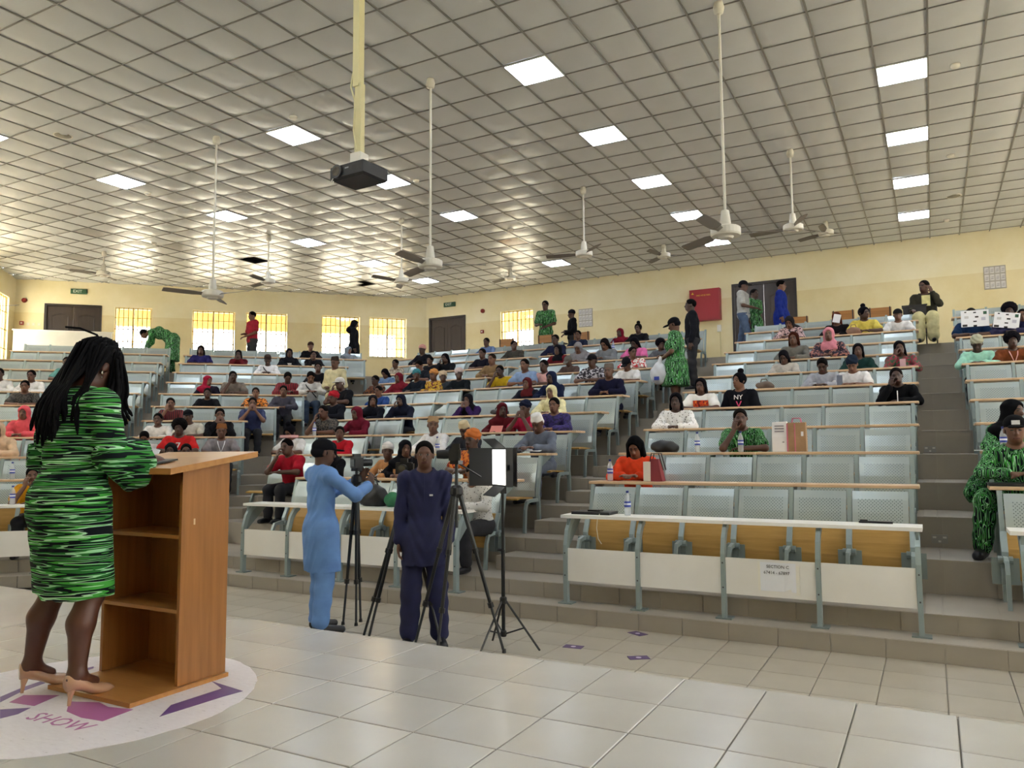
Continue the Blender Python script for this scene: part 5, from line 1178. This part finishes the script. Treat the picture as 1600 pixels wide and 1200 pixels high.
# ================================================================ standing people on the tiers and platform
def stand(h=1.0, arms='down', look=(0, 0, 0), bust=False, step=.0, lean=0.0, wide=1.0, **k):
    J = dict(pelvis=(0, 0, .95), chest=(0, -lean*.25, 1.26), neck=(0, -lean*.42, 1.46), head=(0, -.02-lean*.60, 1.61), shR=(-.175, -lean*.36, 1.405), shL=(.175, -lean*.36, 1.405),
             hipR=(-.09, 0, .92), hipL=(.09, 0, .92), knR=(-.10, -.02-step, .50), knL=(.10, -.02+step, .50), anR=(-.10, .02-step, .09), anL=(.10, .02+step*1.6, .09), toR=(-.12, -.14-step, .035), toL=(.12, -.14+step*1.6, .035), look=look, wide=wide)
    y = -lean*.36
    A = {'down': dict(elR=(-.235, y+.02, 1.12), elL=(.235, y+.02, 1.12), wrR=(-.25, y-.04, .87), wrL=(.25, y-.04, .87), hnR=(-1, 0, 0), hnL=(1, 0, 0)),
         'front': dict(elR=(-.25, y-.02, 1.13), elL=(.25, y-.02, 1.13), wrR=(-.05, y-.22, 1.10), wrL=(.06, y-.23, 1.02)),
         'fwd': dict(elR=(-.23, y-.06, 1.13), elL=(.235, y+.02, 1.12), wrR=(-.14, y-.30, 1.06), wrL=(.25, y-.04, .87), hnL=(1, 0, 0))}[arms]
    J.update(A); J.update(k)
    if bust: J['bust'] = True
    return J
def standing(lab, wing, x, y, z, face, size, J, hk, hc, sl, cl, trm=None, skirt=None, flare=.02, hem=.86, hv=.014, cat='person', group=None, top='shirt', legs=True):
    cx, cy, rz = place(wing, x, y); t = empty('person', (cx, cy, z), rz+face, lab, 'person', group); t.scale = (size,)*3
    bm = body_mesh(J, hv); tm = cloth_mesh(J, hv, sl, skirt=skirt, flare=flare, hem=hem, off=.018)
    hm = (cloth(hc) if hk in ('hijab', 'wrap', 'cap', 'kufi', 'beanie') else mat('hair_'+hc, hc, .9, spec=.1)) if hk else None
    tr = leg_mesh(J, hv, top=.98) if legs else None
    add_parts(t, bm, SKINS[len(lab) % 4], tm, cl if not isinstance(cl, str) else cloth(cl), top, hk, hm, head_matrix(J), tr, trm, shoe_mesh(J, hv))
    return t
H = math.pi/2
standing('man in a green and black print tunic standing by the back wall window', 'm', -8.62, 17.78, PLAT, .0, 1.03, stand(arms='front', look=(0, .15, 0)), 'short', '15110f', 't', 'p:green', trm=cloth('p:green'), hem=.70)
standing('person in a black beanie and black top standing by the card board', 'm', -8.15, 18.4, PLAT, -.9, .92, stand(arms='front', look=(-.3, .1, 0)), 'beanie', '17161a', 's', '18181c')
standing('man in a grey tee, jeans and black cap walking along the back', 'm', -3.62, 17.72, PLAT, H*.95, 1.0, stand(arms='fwd', look=(0, .15, 0), step=.10), 'cap', '16161a', 't', 'b4b4b2', trm=M_JEANS)
standing('person in a green print gown mostly hidden by the man in a grey tee', 'm', -3.55, 18.6, PLAT, H*.7, .98, stand(arms='down'), 'short', '15110f', 't', 'p:green', trm=cloth('p:green'), skirt=.5)
standing('man in a royal blue kaftan in front of the right-hand door', 'm', -2.86, 18.1, PLAT, H, 1.0, stand(arms='down', look=(0, .1, 0), step=.06), 'short', '15110f', 's', '23348a', trm=cloth('23348a'), skirt=.62, flare=.0)
standing('woman in a green print dress and black cap standing in the stair', 'm', -3.86, 13.15, tz(6), -H*.95, 1.02, stand(arms='front', look=(0, .35, 0), bust=True, wide=1.12), 'cap', '16161a', 't', 'p:green', skirt=.55, flare=.05, top='dress', legs=False)
standing('young man in a black shirt standing behind the woman in the green dress', 'm', -4.06, 14.98, tz(8), -H*.8, 1.05, stand(arms='down'), 'short', '15110f', 's', '1d1e24')
standing('man in a dark red shirt with white sleeves standing before a left window', 'w', -9.02, 17.75, PLAT, -H*.7, 1.0, stand(arms='front', look=(0, .1, 0)), 'short', '15110f', 't', 'a02a38')
standing('woman in a long black robe and hijab walking past the fourth window', 'w', -11.74, 18.0, PLAT, H*.9, .95, stand(arms='down', look=(0, .25, 0)), 'hijab', '131318', 's', '131318', skirt=.10, flare=.08, top='robe')
standing('man in a long cream kaftan standing in the aisle at the bend', 'm', -11.0, 12.5, tz(5), .1, 1.02, stand(arms='front', look=(0, .2, 0)), 'kufi', '40362e', 'k', 'd8cda4', trm=cloth('d8cda4'), skirt=.42, flare=.03, top='kaftan')
# bending person in green
JB = stand(arms='front', lean=0); JB.update(chest=(0, -.32, 1.10), neck=(0, -.55, 1.12), head=(0, -.70, 1.06), shR=(-.16, -.48, 1.10), shL=(.16, -.48, 1.10), elR=(-.18, -.52, .86), elL=(.18, -.52, .86), wrR=(-.08, -.62, .70), wrL=(.08, -.62, .70), look=(0, .8, 0), pelvis=(0, .02, .96))
standing('person in a green print gown bending over at the top of the left stair', 'w', -7.0, 18.0, PLAT, -H, 1.0, JB, 'short', '15110f', 's', 'p:green', skirt=.35, flare=.05, hv=.015, trm=cloth('p:green'))
# man seated on a chair at the head of the right-hand stair
JS = dict(SEAT); JS.update(elR=(-.24, -.10, .66), elL=(.24, -.18, .72), wrR=(-.20, -.30, .62), wrL=(.12, -.20, .95), hdL=(-.3, .1, 1), hnL=(.5, -1, 0), look=(-.6, .0, 0))
t = empty('person', (.0, 17.72, PLAT), 0, 'man in a pale khaki robe seated at the head of the right stair', 'person'); t.scale = (1.1,)*3
add_parts(t, body_mesh(JS, .013), SKINS[1], cloth_mesh(JS, .013, 's', hem=.44), cloth('3c3a30'), 'shirt', 'short', mat('hair_15110f', '0c0a09', .9, spec=.1), head_matrix(JS), leg_mesh(JS, .014, loose=.03, top=.62), cloth('cfc89a'), shoe_mesh(JS, .013), trname='robe')
o = MB().box(-.05, .09, -.20, -.19, .70, .90).build('yellow_panel', cloth('e0d89a'), t)
chair('m', .0, 17.86, 0, 'dark school chair under the man in a khaki robe', dark=True, tablet=False)
t = empty('small_table', (-.16, 17.30+.35, PLAT), 0, 'small dark writing table before the man in a khaki robe', 'table'); MB().box(-.24, .18, -.16, .0, .60, .78).build('modesty_panel', M_CHF, t); MB().box(-.26, .20, -.18, .12, .78, .81).build('table_top', M_CHF, t)
for sx in (-.22, .16): MB().tube([(sx, -.1, 0), (sx, -.1, .60)], .014, 6).build('leg', M_CHF, t)
# plastic bag carried by the woman in the stair
t = empty('plastic_bag', (-4.12, 12.98, tz(6)+.60), 0, 'translucent white carrier bag held by the woman in the green dress', 'bag')
s = Sdf((-.22, -.2, -.05), (.22, .2, .56), .014); s.add(('ell', (0, 0, .17), (.155, .12, .18), None), 0); s.add(('cap', (0, 0, .28), (.03, 0, .47), .07, .02), .06); s.warp(lambda X: .010*np.sin(X[..., 0]*41+3)*np.sin(X[..., 2]*33)); link('bag_body', s.mesh('bag_body'), mat('carrier_white', 'c9ccd2', .4), t)
MB().box(-.05, .04, -.123, -.118, .06, .12).build('blue_print', M_LAB, t)
# ================================================================ the two men in front of the benches
M_LBLUE = noisy('light_blue_cotton', '6f9ad6', '6289c6', 7, .85, bump=.08); M_NAVY = noisy('navy_cotton', '20244e', '1a1d40', 7, .85, bump=.08)
def long_kaftan(J, hv, skirt, off=.014, flare=.0):
    return cloth_mesh(J, hv, 's', off=off, skirt=skirt, flare=flare, neck_r=.075, folds=.006)
hv = .009
J1 = stand(look=(-.15, .10, 0), wide=.88); J1.update(elR=(-.30, -.20, 1.22), elL=(.27, -.22, 1.22), wrR=(-.13, -.42, 1.30), wrL=(.10, -.44, 1.34), hdR=(.3, -.5, 1), hdL=(-.3, -.4, 1), hnR=(-1, -.3, 0), hnL=(1, -.3, 0), knR=(-.11, .0, .50), knL=(.10, -.05, .50), anR=(-.13, .05, .09), anL=(.10, -.02, .09), toR=(-.17, -.14, .03), toL=(.12, -.20, .03), finger=.009)
t = empty('person', (-4.95, 5.45, LOW), math.radians(156), 'man in a light blue kaftan and black cap filming with a camera', 'person')
add_parts(t, body_mesh(J1, .008), SKINS[1], long_kaftan(J1, hv, .54, flare=.005), M_LBLUE, 'kaftan', 'cap', cloth('17171c'), head_matrix(J1), leg_mesh(J1, hv, loose=.012, top=.9), M_LBLUE, shoe_mesh(J1, hv))
MB().tube([(-.10, -.06, 1.455), (0, .08, 1.45), (.10, -.06, 1.455)], .006, 5).build('collar_seam', M_LBLUE, t)
J2 = stand(look=(0, .02, 0), wide=.84); J2.update(shR=(-.16, 0, 1.40), shL=(.16, 0, 1.40), elR=(-.205, .02, 1.12), elL=(.205, .02, 1.12), wrR=(-.215, -.03, .87), wrL=(.215, -.03, .87), knR=(-.11, -.01, .50), knL=(.11, -.01, .50), anR=(-.13, .02, .09), anL=(.13, .02, .09), toR=(-.17, -.16, .03), toL=(.17, -.16, .03), finger=.009)
t = empty('person', (-3.80, 5.45, LOW), math.radians(33), 'man in a navy kaftan standing between the tripods and facing the stage', 'person'); t.scale = (.985,)*3
add_parts(t, body_mesh(J2, .007), SKINS[0], long_kaftan(J2, hv, .68, flare=-.015), M_NAVY, 'kaftan', 'short', mat('hair_15110f', '0c0a09', .9, spec=.1), head_matrix(J2), leg_mesh(J2, hv, loose=.014, top=.9), M_NAVY, shoe_mesh(J2, hv))
MB().box(.045, .075, -.150, -.146, 1.265, 1.280).build('pocket_mark', mat('badge_white', 'e6e6e6', .6), t)
MB().tube([(0, -.135, 1.43), (0, -.15, 1.34), (0, -.152, 1.22)], .004, 5).build('placket', M_NAVY, t)
# ---------------------------------------------------------------- tripods, cameras and the light
M_CARB = mat('tripod_grey', '3a3c3e', .4, .3)
def camera_body(parent_loc, rz, lab, tall=False):
    t = empty('video_camera', parent_loc, rz, lab, 'camera', 'cameras on tripods')
    MB().box(-.07, .07, -.04, .04, 0, .10).build('camera_body', M_BLACK, t); MB().box(-.03, .03, -.03, .035, .10, .135).build('viewfinder', M_BLACK, t)
    MB().tube([(0, -.04, .05), (0, -.09, .05), (0, -.15, .05)], [.036, .038, .034], 16).build('lens_barrel', M_BLACK, t); MB().tube([(0, -.15, .05), (0, -.152, .05)], .028, 14).build('lens', mat('lens_glass', '3a3530', .08, coat=1), t)
    MB().box(.05, .085, -.05, .03, .0, .09).build('grip', M_BLACK, t)
    MB().box(-.055, .055, .04, .046, .015, .085).build('rear_screen', mat('screen_grey', '3c4248', .15), t)
    return t
def tripod(x, y, apex, feet, lab, cm=None, head_z=None):
    t = empty('tripod', (x, y, LOW), 0, lab, 'tripod', 'camera tripods')
    MB().lathe([(.03, apex-.06), (.055, apex-.03), (.05, apex+.02), (.03, apex+.04)], 12).build('crown', M_BLACK, t)
    MB().tube([(0, 0, apex-.30), (0, 0, head_z)], .014, 8).build('centre_column', M_CARB, t); MB().box(-.04, .04, -.035, .035, head_z-.03, head_z+.0).build('pan_head', M_BLACK, t)
    MB().tube([(0, .02, head_z-.02), (.10, .22, head_z-.14)], .008, 6).build('pan_handle', M_BLACK, t)
    for k, (fx, fy) in enumerate(feet):
        a = Vector((fx-x, fy-y, 0)); top = Vector((a.x*.06, a.y*.06, apex-.02)); n_ = a.normalized()
        L = MB().tube([top, top+(a-top)*.36], .019, 8); o = L.build('leg', M_CARB, t)
        MB().tube([top+(a-top)*.34, top+(a-top)*.70], .015, 8).build('middle_section', M_BLACK, o); MB().tube([top+(a-top)*.68, a+Vector((0, 0, .0))], .011, 8).build('lower_section', M_CARB, o)
        for f in (.36, .70): MB().tube([top+(a-top)*(f-.012), top+(a-top)*(f+.018)], .024, 8).build('clamp', M_BLACK, o)
        MB().tube([a+Vector((0, 0, .03)), a], [.014, .018], 8).build('rubber_foot', M_BLACK, o)
    return t
tripod(-4.86, 5.84, 1.36, [(-4.94, 5.76), (-4.80, 5.78), (-4.87, 5.93)], 'closed black tripod held by the man in light blue', None, 1.46)
camera_body((-4.86, 5.84, LOW+1.46), math.radians(150), 'black video camera in the hands of the man in light blue')
tripod(-4.04, 5.50, 1.22, [(-4.36, 5.33), (-4.28, 5.30), (-3.60, 5.42)], 'grey tripod between the man in light blue and the man in navy', None, 1.42)
camera_body((-4.05, 5.50, LOW+1.42), math.radians(28), 'black camera with its lens towards the stage on the grey tripod')
tripod(-3.41, 5.34, 1.30, [(-3.80, 5.30), (-3.42, 5.06), (-3.10, 5.56)], 'black tripod in front of the man in navy', None, 1.54)
camera_body((-3.42, 5.34, LOW+1.54), math.radians(-60), 'black camera turned sideways on the tripod before the man in navy')
LX, LY = -3.16, 5.66
t = empty('light_stand', (LX, LY, LOW), 0, 'black light stand with folding legs beside the stair', 'stand')
MB().tube([(0, 0, .12), (0, 0, .80)], .016, 8).build('lower_tube', M_BLACK, t); MB().tube([(0, 0, .78), (0, 0, 1.30)], .012, 8).build('upper_tube', M_BLACK, t)
MB().lathe([(.022, .36), (.03, .37), (.03, .41), (.022, .42)], 10).build('collar', M_BLACK, t); MB().lathe([(.02, .10), (.026, .11), (.026, .14), (.02, .15)], 10).build('lower_collar', M_BLACK, t); MB().tube([(0, 0, .80), (-.05, 0, .80)], .012, 6).build('knob', M_BLACK, t)
for a in (.3, 2.4, 4.5):
    c, s_ = math.cos(a), math.sin(a); o = MB().tube([(c*.02, s_*.02, .39), (c*.30, s_*.30, .0)], .009, 6).build('leg', M_BLACK, t); MB().tube([(c*.02, s_*.02, .125), (c*.17, s_*.17, .175)], .007, 6).build('brace', M_BLACK, o)
t = empty('led_light', (LX, LY, LOW+1.48), math.radians(-38), 'black LED video light with barn doors on the light stand', 'lamp')
MB().box(-.15, .15, -.03, .03, -.16, .16).build('housing', M_BLACK, t); MB().box(-.135, .135, -.036, -.03, -.145, .145).build('diffuser', mat('led_video', 'f4f2ea', .5, emit=1.5), t)
MB().box(-.012, .012, -.02, .03, -.22, -.16).build('yoke', M_BLACK, t); MB().box(.15, .18, -.01, .01, -.02, .02).build('tilt_knob', M_BLACK, t); MB().box(-.06, .06, .03, .06, -.08, .08).build('battery', M_BLACK, t)
M_FLAP = mat('barn_door', '303236', .6)
for sx in (-1, 1):
    o = MB().box(0, sx*.20, -.003, .003, -.16, .16).build('barn_door', M_FLAP, t, (sx*.15, -.03 if sx < 0 else .065, 0), 1.0 if sx < 0 else 2.95)
for sz in (-1, 1):
    o = MB().box(-.13, .13, -.003, .003, 0, sz*.12).build('barn_door', M_FLAP, t, (0, -.03, sz*.16)); o.rotation_euler = (sz*.9, 0, 0)
# purple cards lying on the lower floor
M_PURP = mat('card_purple', '553a6c', .5)
for x, y, a, lab in ((-2.68, 5.98, .1, 'purple card on the floor nearest the light stand'), (-2.09, 5.90, .6, 'purple card on the floor nearest the stage'), (-2.36, 6.65, -.5, 'purple card on the floor against the lowest step')):
    t = empty('card', (x, y, LOW), a, lab, 'card', 'purple cards on the floor'); MB().box(-.08, .08, -.05, .05, .0005, .003).build('card_sheet', M_PURP, t); MB().lathe([(.0, .0042), (.022, .004), (.022, .003)], 12).build('white_mark', mat('card_mark', 'cfc4dc', .6), t)
# ================================================================ lectern, floor sticker and the speaker
M_LECT = noisy('lectern_wood', 'a8703a', '92602f', 2.2, .36, (14, 14, 1)); M_LECTT = noisy('lectern_top_wood', 'c08a50', 'ae7840', 2.2, .3, (1, 12, 12))
def mk_sticker():
    t = empty('floor_sticker', (-3.65, 2.40, 0), 0, 'round white floor sticker with purple and pink shapes under the lectern', 'sticker')
    rr = random.Random(5); n_ = 72
    poly = [((.785+rr.uniform(-.008, .006))*math.cos(2*math.pi*k/n_), (.785+rr.uniform(-.008, .006))*math.sin(2*math.pi*k/n_)) for k in range(n_)]
    m = mat('sticker_white', 'e4dde0', .45); nt_ = NT(m); v = nt_.noise(nt_.coord((3, 9, 3)), 6, 6, .7); nt_.base(nt_.ramp(v, [(.30, '8a8480'), (.36, 'e0d9dc'), (.7, 'e9e3e6')]))
    MB().prism(poly, .0005, .0025).build('disc', m, t)
    P = mat('sticker_purple', '6a4a86', .45); K = mat('sticker_pink', 'b0629c', .45)
    def shp(pts, mm, nm): MB().prism([(x+3.65, y-2.40) for x, y in pts], .0026, .0034).build(nm, mm, t)
    shp([(-3.293, 2.836), (-3.147, 2.774), (-3.157, 2.49), (-3.066, 2.36), (-3.039, 2.688), (-3.021, 2.793)], P, 'arrow_shape')
    shp([(-3.507, 2.214), (-3.368, 2.193), (-3.238, 2.208), (-3.257, 2.369), (-3.396, 2.34), (-3.494, 2.361), (-3.633, 2.304)], K, 'pink_shape')
    shp([(-3.876, 2.166), (-3.716, 2.19), (-3.769, 2.34), (-3.926, 2.26)], K, 'pink_bar')
    shp([(-4.0, 2.192), (-3.914, 2.146), (-3.993, 2.288), (-4.044, 2.479), (-4.065, 2.708), (-4.098, 2.73), (-4.114, 2.569), (-4.06, 2.335)], P, 'purple_arc')
    shp([(-3.806, 2.088), (-3.679, 2.02), (-3.668, 2.091), (-3.705, 2.167)], P, 'purple_wedge')
    me = text_mesh('SHOW', .125, .0004); link('lettering', me, K, t, (.25, -.285, .003), .04)
mk_sticker()
def mk_lectern():
    t = empty('lectern', (-3.61, 2.66, .0034), 0, 'open backed wooden lectern with two shelves and a sloping top', 'lectern')
    x0, x1, y0, y1 = -.305, .305, -.02, .272
    MB().box(x1-.02, x1, y0, y1, .022, 1.075).build('side_panel', M_LECT, t); MB().box(x0, x0+.02, y0, y1, .022, 1.075).build('side_panel', M_LECT, t)
    MB().box(x0+.02, x1-.02, y1-.018, y1, .022, 1.075).build('front_panel', M_LECT, t)
    MB().loft([[(x0-.0, -.29, 0), (x1+.02, -.29, 0), (x1+.02, y1+.004, 0), (x0-.0, y1+.004, 0)], [(x0-.0, -.29, .02), (x1+.02, -.29, .02), (x1+.02, y1+.004, .02), (x0-.0, y1+.004, .02)]]).build('base_board', M_LECTT, t)
    for z in (.735, .37): MB().box(x0+.02, x1-.02, y0+.0, y1-.018, z, z+.018).build('shelf', M_LECTT, t)
    a, b = -.14, .41; za, zb = 1.058, 1.137
    MB().loft([[(x0-.06, a, za), (x1+.06, a, za), (x1+.06, b, zb), (x0-.06, b, zb)], [(x0-.06, a, za+.030), (x1+.06, a, za+.030), (x1+.06, b, zb+.030), (x0-.06, b, zb+.030)]]).build('desk_top', M_LECTT, t)
    MB().box(x0-.06, x1-.12, a-.012, a, za-.01, za+.045).build('book_stop', M_LECTT, t)
    MB().loft([[(x1-.001, y0, 1.02), (x1-.019, y0, 1.02), (x1-.019, y1, 1.05), (x1-.001, y1, 1.05)], [(x1-.001, y0, 1.07), (x1-.019, y0, 1.07), (x1-.019, y1, 1.116), (x1-.001, y1, 1.116)]]).build('wedge', M_LECT, t)
    MB().loft([[(x0+.001, y1-.018, 1.05), (x1-.02, y1-.018, 1.05), (x1-.02, y1, 1.05), (x0+.001, y1, 1.05)], [(x0+.001, y1-.018, 1.113), (x1-.02, y1-.018, 1.113), (x1-.02, y1, 1.116), (x0+.001, y1, 1.116)]]).build('top_rail', M_LECT, t)
    MB().box(x1, x1+.001, .05, .06, .80, .83).build('chip', mat('chip_pale', 'dcc29a', .7), t)
mk_lectern()
t = empty('notes', (-3.52, 2.66, 1.115), .1, 'dark phone and notes on the lectern under the speaker\'s hand', 'notes'); o = MB().box(-.05, .05, -.08, .08, .002, .010).build('phone', M_BLACK, t); t.rotation_euler = (.14, 0, .1)
MB().box(-.12, .02, -.10, .10, 0, .0015).build('paper', M_PAPER, t)
# ---- the speaker
def speaker():
    M_DRESS = green_print('dress_print', (1.5, 1.5, 28), 2.5)
    M_SLV = green_print('sleeve_print', (4, 1.5, 24), 2.5)
    t = empty('person', (-3.77, 2.32, .0034), math.radians(180), 'woman with long black braids in a green print dress speaking at the lectern', 'person')
    J = dict(pelvis=(-.04, -.02, .95), chest=(-.02, -.05, 1.28), neck=(-.01, -.07, 1.465), head=(-.01, -.165, 1.60), shR=(-.20, -.05, 1.40), shL=(.165, -.05, 1.40),
             elR=(-.285, -.07, 1.145), elL=(.255, -.06, 1.15), wrR=(-.225, -.295, 1.135), wrL=(.15, -.28, 1.14), hdR=(.05, -1, -.05), hdL=(-.2, -1, -.05), hnR=(-.4, 0, 1), hnL=(.3, 0, 1), curl=.7, finger=.0085,
             hipR=(-.135, -.01, .92), hipL=(.055, -.01, .92), knR=(-.165, -.06, .50), knL=(.10, -.045, .50), anR=(-.195, .02, .135), anL=(.185, .01, .135), toR=(-.165, -.20, .03), toL=(.12, -.17, .03), look=(-.18, .55, 0), wide=1.05, bust=True)
    h = .0075
    g = figure(J); s = Sdf(*bounds(J), h)
    for pr in g['torso']: s.add(pr, .06)
    for k in ('up', 'fore', 'neck'):
        for pr in g[k]: s.add(pr, .03)
    for sd in 'RL':
        hp, kn, an, to = [np.array(J[k+sd]) for k in ('hip', 'kn', 'an', 'to')]; up = np.array([0, .028, 0]); cm = kn*.62+an*.38+up
        for pr in (('cap', tuple(hp), tuple(kn), .092, .060), ('cap', tuple(kn), tuple(cm), .056, .060), ('cap', tuple(cm), tuple(an), .058, .036), ('cap', tuple(an), tuple(an+[0, .022, -.02]), .034, .028), ('cap', tuple(an+[0, 0, -.015]), tuple(an*.55+to*.45+[0, 0, -.012]), .032, .022)): s.add(pr, .03)
    for pr in g['hand']: s.add(pr, .006)
    for pr in g['head'][:3]: s.add(pr, .03)
    for pr in g['head'][3:]: s.add(pr, .012)
    for pr in g['ears']: s.add(pr, .006)
    for pr in g['sock']: s.sub(pr, .012)
    link('body', s.mesh('body'), [mat('skin_speaker', '573427', .42)], t)
    # dress
    s = Sdf(*bounds(J, .26), h)
    for pr in g['torso']: s.add(pr, .06, .018)
    s.add(('ell', (-.04, .025, .93), (.18, .125, .14), None), .08)
    for z, rx, ry, y in ((.86, .195, .15, -.01), (.76, .195, .145, -.02), (.66, .19, .14, -.03), (.56, .182, .135, -.035), (.46, .175, .13, -.035)): s.add(('ell', (-.035, y, z), (rx, ry, .10), None), .06)
    for sd in 'RL': s.add(('cap', J['hip'+sd], J['kn'+sd], .105, .085), .06, .012)
    for sd in 'RL': s.add(('cap', J['sh'+sd], J['el'+sd], .062, .058), .03, .012)
    s.cut(lambda X: .476+.01*np.sin(X[..., 0]*14)-X[..., 2])
    s.warp(lambda X: .0045*np.sin(X[..., 2]*52+7*np.sin(X[..., 0]*9+1)+5*X[..., 1])*np.sin(X[..., 0]*13+X[..., 1]*11+1)+.004*np.sin(X[..., 2]*90+X[..., 0]*25)*np.exp(-((X[..., 2]-1.10)/.06)**2))
    s.sub(('ell', (0, -.075, 1.51), (.085, .09, .07), None), .01)
    dr = link('dress', s.mesh('dress'), M_DRESS, t)
    for sd in 'RL':                     # flounced cuffs
        e, w_ = Vector(J['el'+sd]), Vector(J['wr'+sd]); d = (w_-e).normalized(); a = Vector((0, 0, 1)); x = d.cross(a).normalized(); y = x.cross(d); rings = []
        prof = [(-.085, .060), (-.04, .072), (.02, .092), (.08, .116), (.125, .134), (.126, .126), (.06, .085), (.02, .05)]
        for (l, r_) in prof:
            c = e+d*l; ring = []
            for k in range(40):
                th = 2*math.pi*k/40; f = 1+.05*max(0, (l+.03)/.15)*math.sin(7*th+l*9); sag = -.03*max(0, l+.04)/.16
                ring.append(c+(x*math.cos(th)+y*math.sin(th))*r_*f+Vector((0, 0, sag)))
            rings.append(ring)
        MB().loft(rings, cap=True).build('cuff_flounce', M_SLV, dr, smooth=True)
    # shoes: pointed court shoes with a slim heel
    M_NUDE = mat('nude_patent', 'c49a7c', .22, coat=.4)
    for sd in 'RL':
        an, to = Vector(J['an'+sd]), Vector(J['to'+sd]); d = Vector((to.x-an.x, to.y-an.y, 0)).normalized(); sdv = Vector((-d.y, d.x, 0)); heel = Vector((an.x, an.y, 0))-d*.045
        rings = []
        for (l, hw, zb, zt) in ((-.006, .028, .066, .140), (.03, .044, .062, .136), (.07, .045, .048, .108), (.11, .046, .028, .082), (.15, .047, .010, .068), (.19, .043, .003, .060), (.225, .030, .002, .046), (.255, .014, .002, .024), (.268, .004, .003, .012)):
            c = heel+d*l; rings.append([c+sdv*(hw*math.cos(th))+Vector((0, 0, (zb+zt)/2+(zt-zb)/2*math.sin(th))) for th in [2*math.pi*k/14 for k in range(14)]])
        so = MB().loft(rings).build('shoe', M_NUDE, t, smooth=True)
        MB().tube([heel+d*.018+Vector((0, 0, .075)), heel+d*.012+Vector((0, 0, .035)), heel+d*.008+Vector((0, 0, .0))], [.020, .010, .0075], 10).build('heel', M_NUDE, so)
    # braids
    R = rotm(*J['look']); hc = Vector(J['head']); rr = random.Random(11); mb = MB()
    def hp(p): return hc+R @ Vector(p)
    for q in range(190):
        th = rr.uniform(-2.6, 2.6); ph = rr.uniform(.05, 1.35)   # th: angle from the back, ph from the crown
        dirv = Vector((math.sin(ph)*math.sin(th), math.sin(ph)*math.cos(th), math.cos(ph)))
        if dirv.y < -.45 and dirv.z < .55: continue
        p0 = hp((dirv.x*.078, .012+dirv.y*.098, .03+dirv.z*.088)); out = (R @ dirv); pts = [p0]
        L = rr.uniform(.24, .40); side = math.copysign(1, dirv.x)
        tgt = Vector((hc.x+max(-.20, min(.20, dirv.x*.17+rr.uniform(-.03, .03))), .02+rr.uniform(.0, .11), 1.60-L))
        if dirv.y < -.1: tgt = Vector((hc.x+side*rr.uniform(.09, .15), hc.y-.04+rr.uniform(-.06, .08), 1.60-L*.8))
        if dirv.y > -.1 and abs(dirv.x) >= .55: tgt = Vector((hc.x+side*rr.uniform(.10, .17), rr.uniform(-.05, .06), 1.60-L*.9))
        m1 = p0+out*.03+Vector((0, .03, .0)); m2 = Vector((tgt.x*.95, max(tgt.y, .03) if dirv.y > -.1 else tgt.y, 1.50)); m2 = m2*.6+Vector((m1.x, m1.y, 1.50))*.4
        if dirv.y > -.1: m2.y = max(m2.y, .045) if abs(dirv.x) < .55 else max(m2.y-.05, -.02)
        k = [p0, m1, m2, tgt.lerp(m2, .45)+Vector((rr.uniform(-.01, .01), .02, 0)), tgt]
        fine = []
        for i in range(len(k)-1):
            a, b, c, d = k[max(i-1, 0)], k[i], k[i+1], k[min(i+2, len(k)-1)]
            for s_ in (0, .33, .66):
                fine.append(.5*((2*b)+(c-a)*s_+(2*a-5*b+4*c-d)*s_**2+(3*b-a-3*c+d)*s_**3))
        fine.append(k[-1]); mb.tube(fine, [.0085+.0012*((i % 2)*2-1) for i in range(len(fine)-1)]+[.004], 6)
    mb.tube([hp((.02, .05, .11)), hp((.05, .10, .15)), hp((.10, .17, .145)), hp((.14, .22, .12))], .006, 6)
    s = Sdf((-.14, -.15, -.12), (.14, .16, .16), .009); s.add(('ell', (0, .014, .03), (.080, .100, .090), None), 0); s.sub(('ell', (0, -.12, -.04), (.068, .095, .10), None), .012); s.cut(lambda X: -.06-X[..., 2])
    sc_ = link('hair', s.mesh('hair'), mat('braid_black', '0a090b', .85, spec=.15), t); sc_.matrix_local = Matrix.Translation(hc) @ R.to_4x4()
    mb.build('braids', mat('braid_black', '0a090b', .85, spec=.15), t, smooth=True)
    e = hp((-.082, .008, -.045)); MB().lathe([(.0, .02), (.006, .012), (.008, .0), (.0, -.008)], 8).build('earring', mat('earring_silver', 'd8d4cc', .15, .9), t, tuple(e)); MB().lathe([(.0, .008), (.005, .0), (.0, -.006)], 8).build('earring_drop', mat('earring_silver', 'd8d4cc', .15, .9), t, tuple(e+Vector((0, 0, -.02))))
speaker()
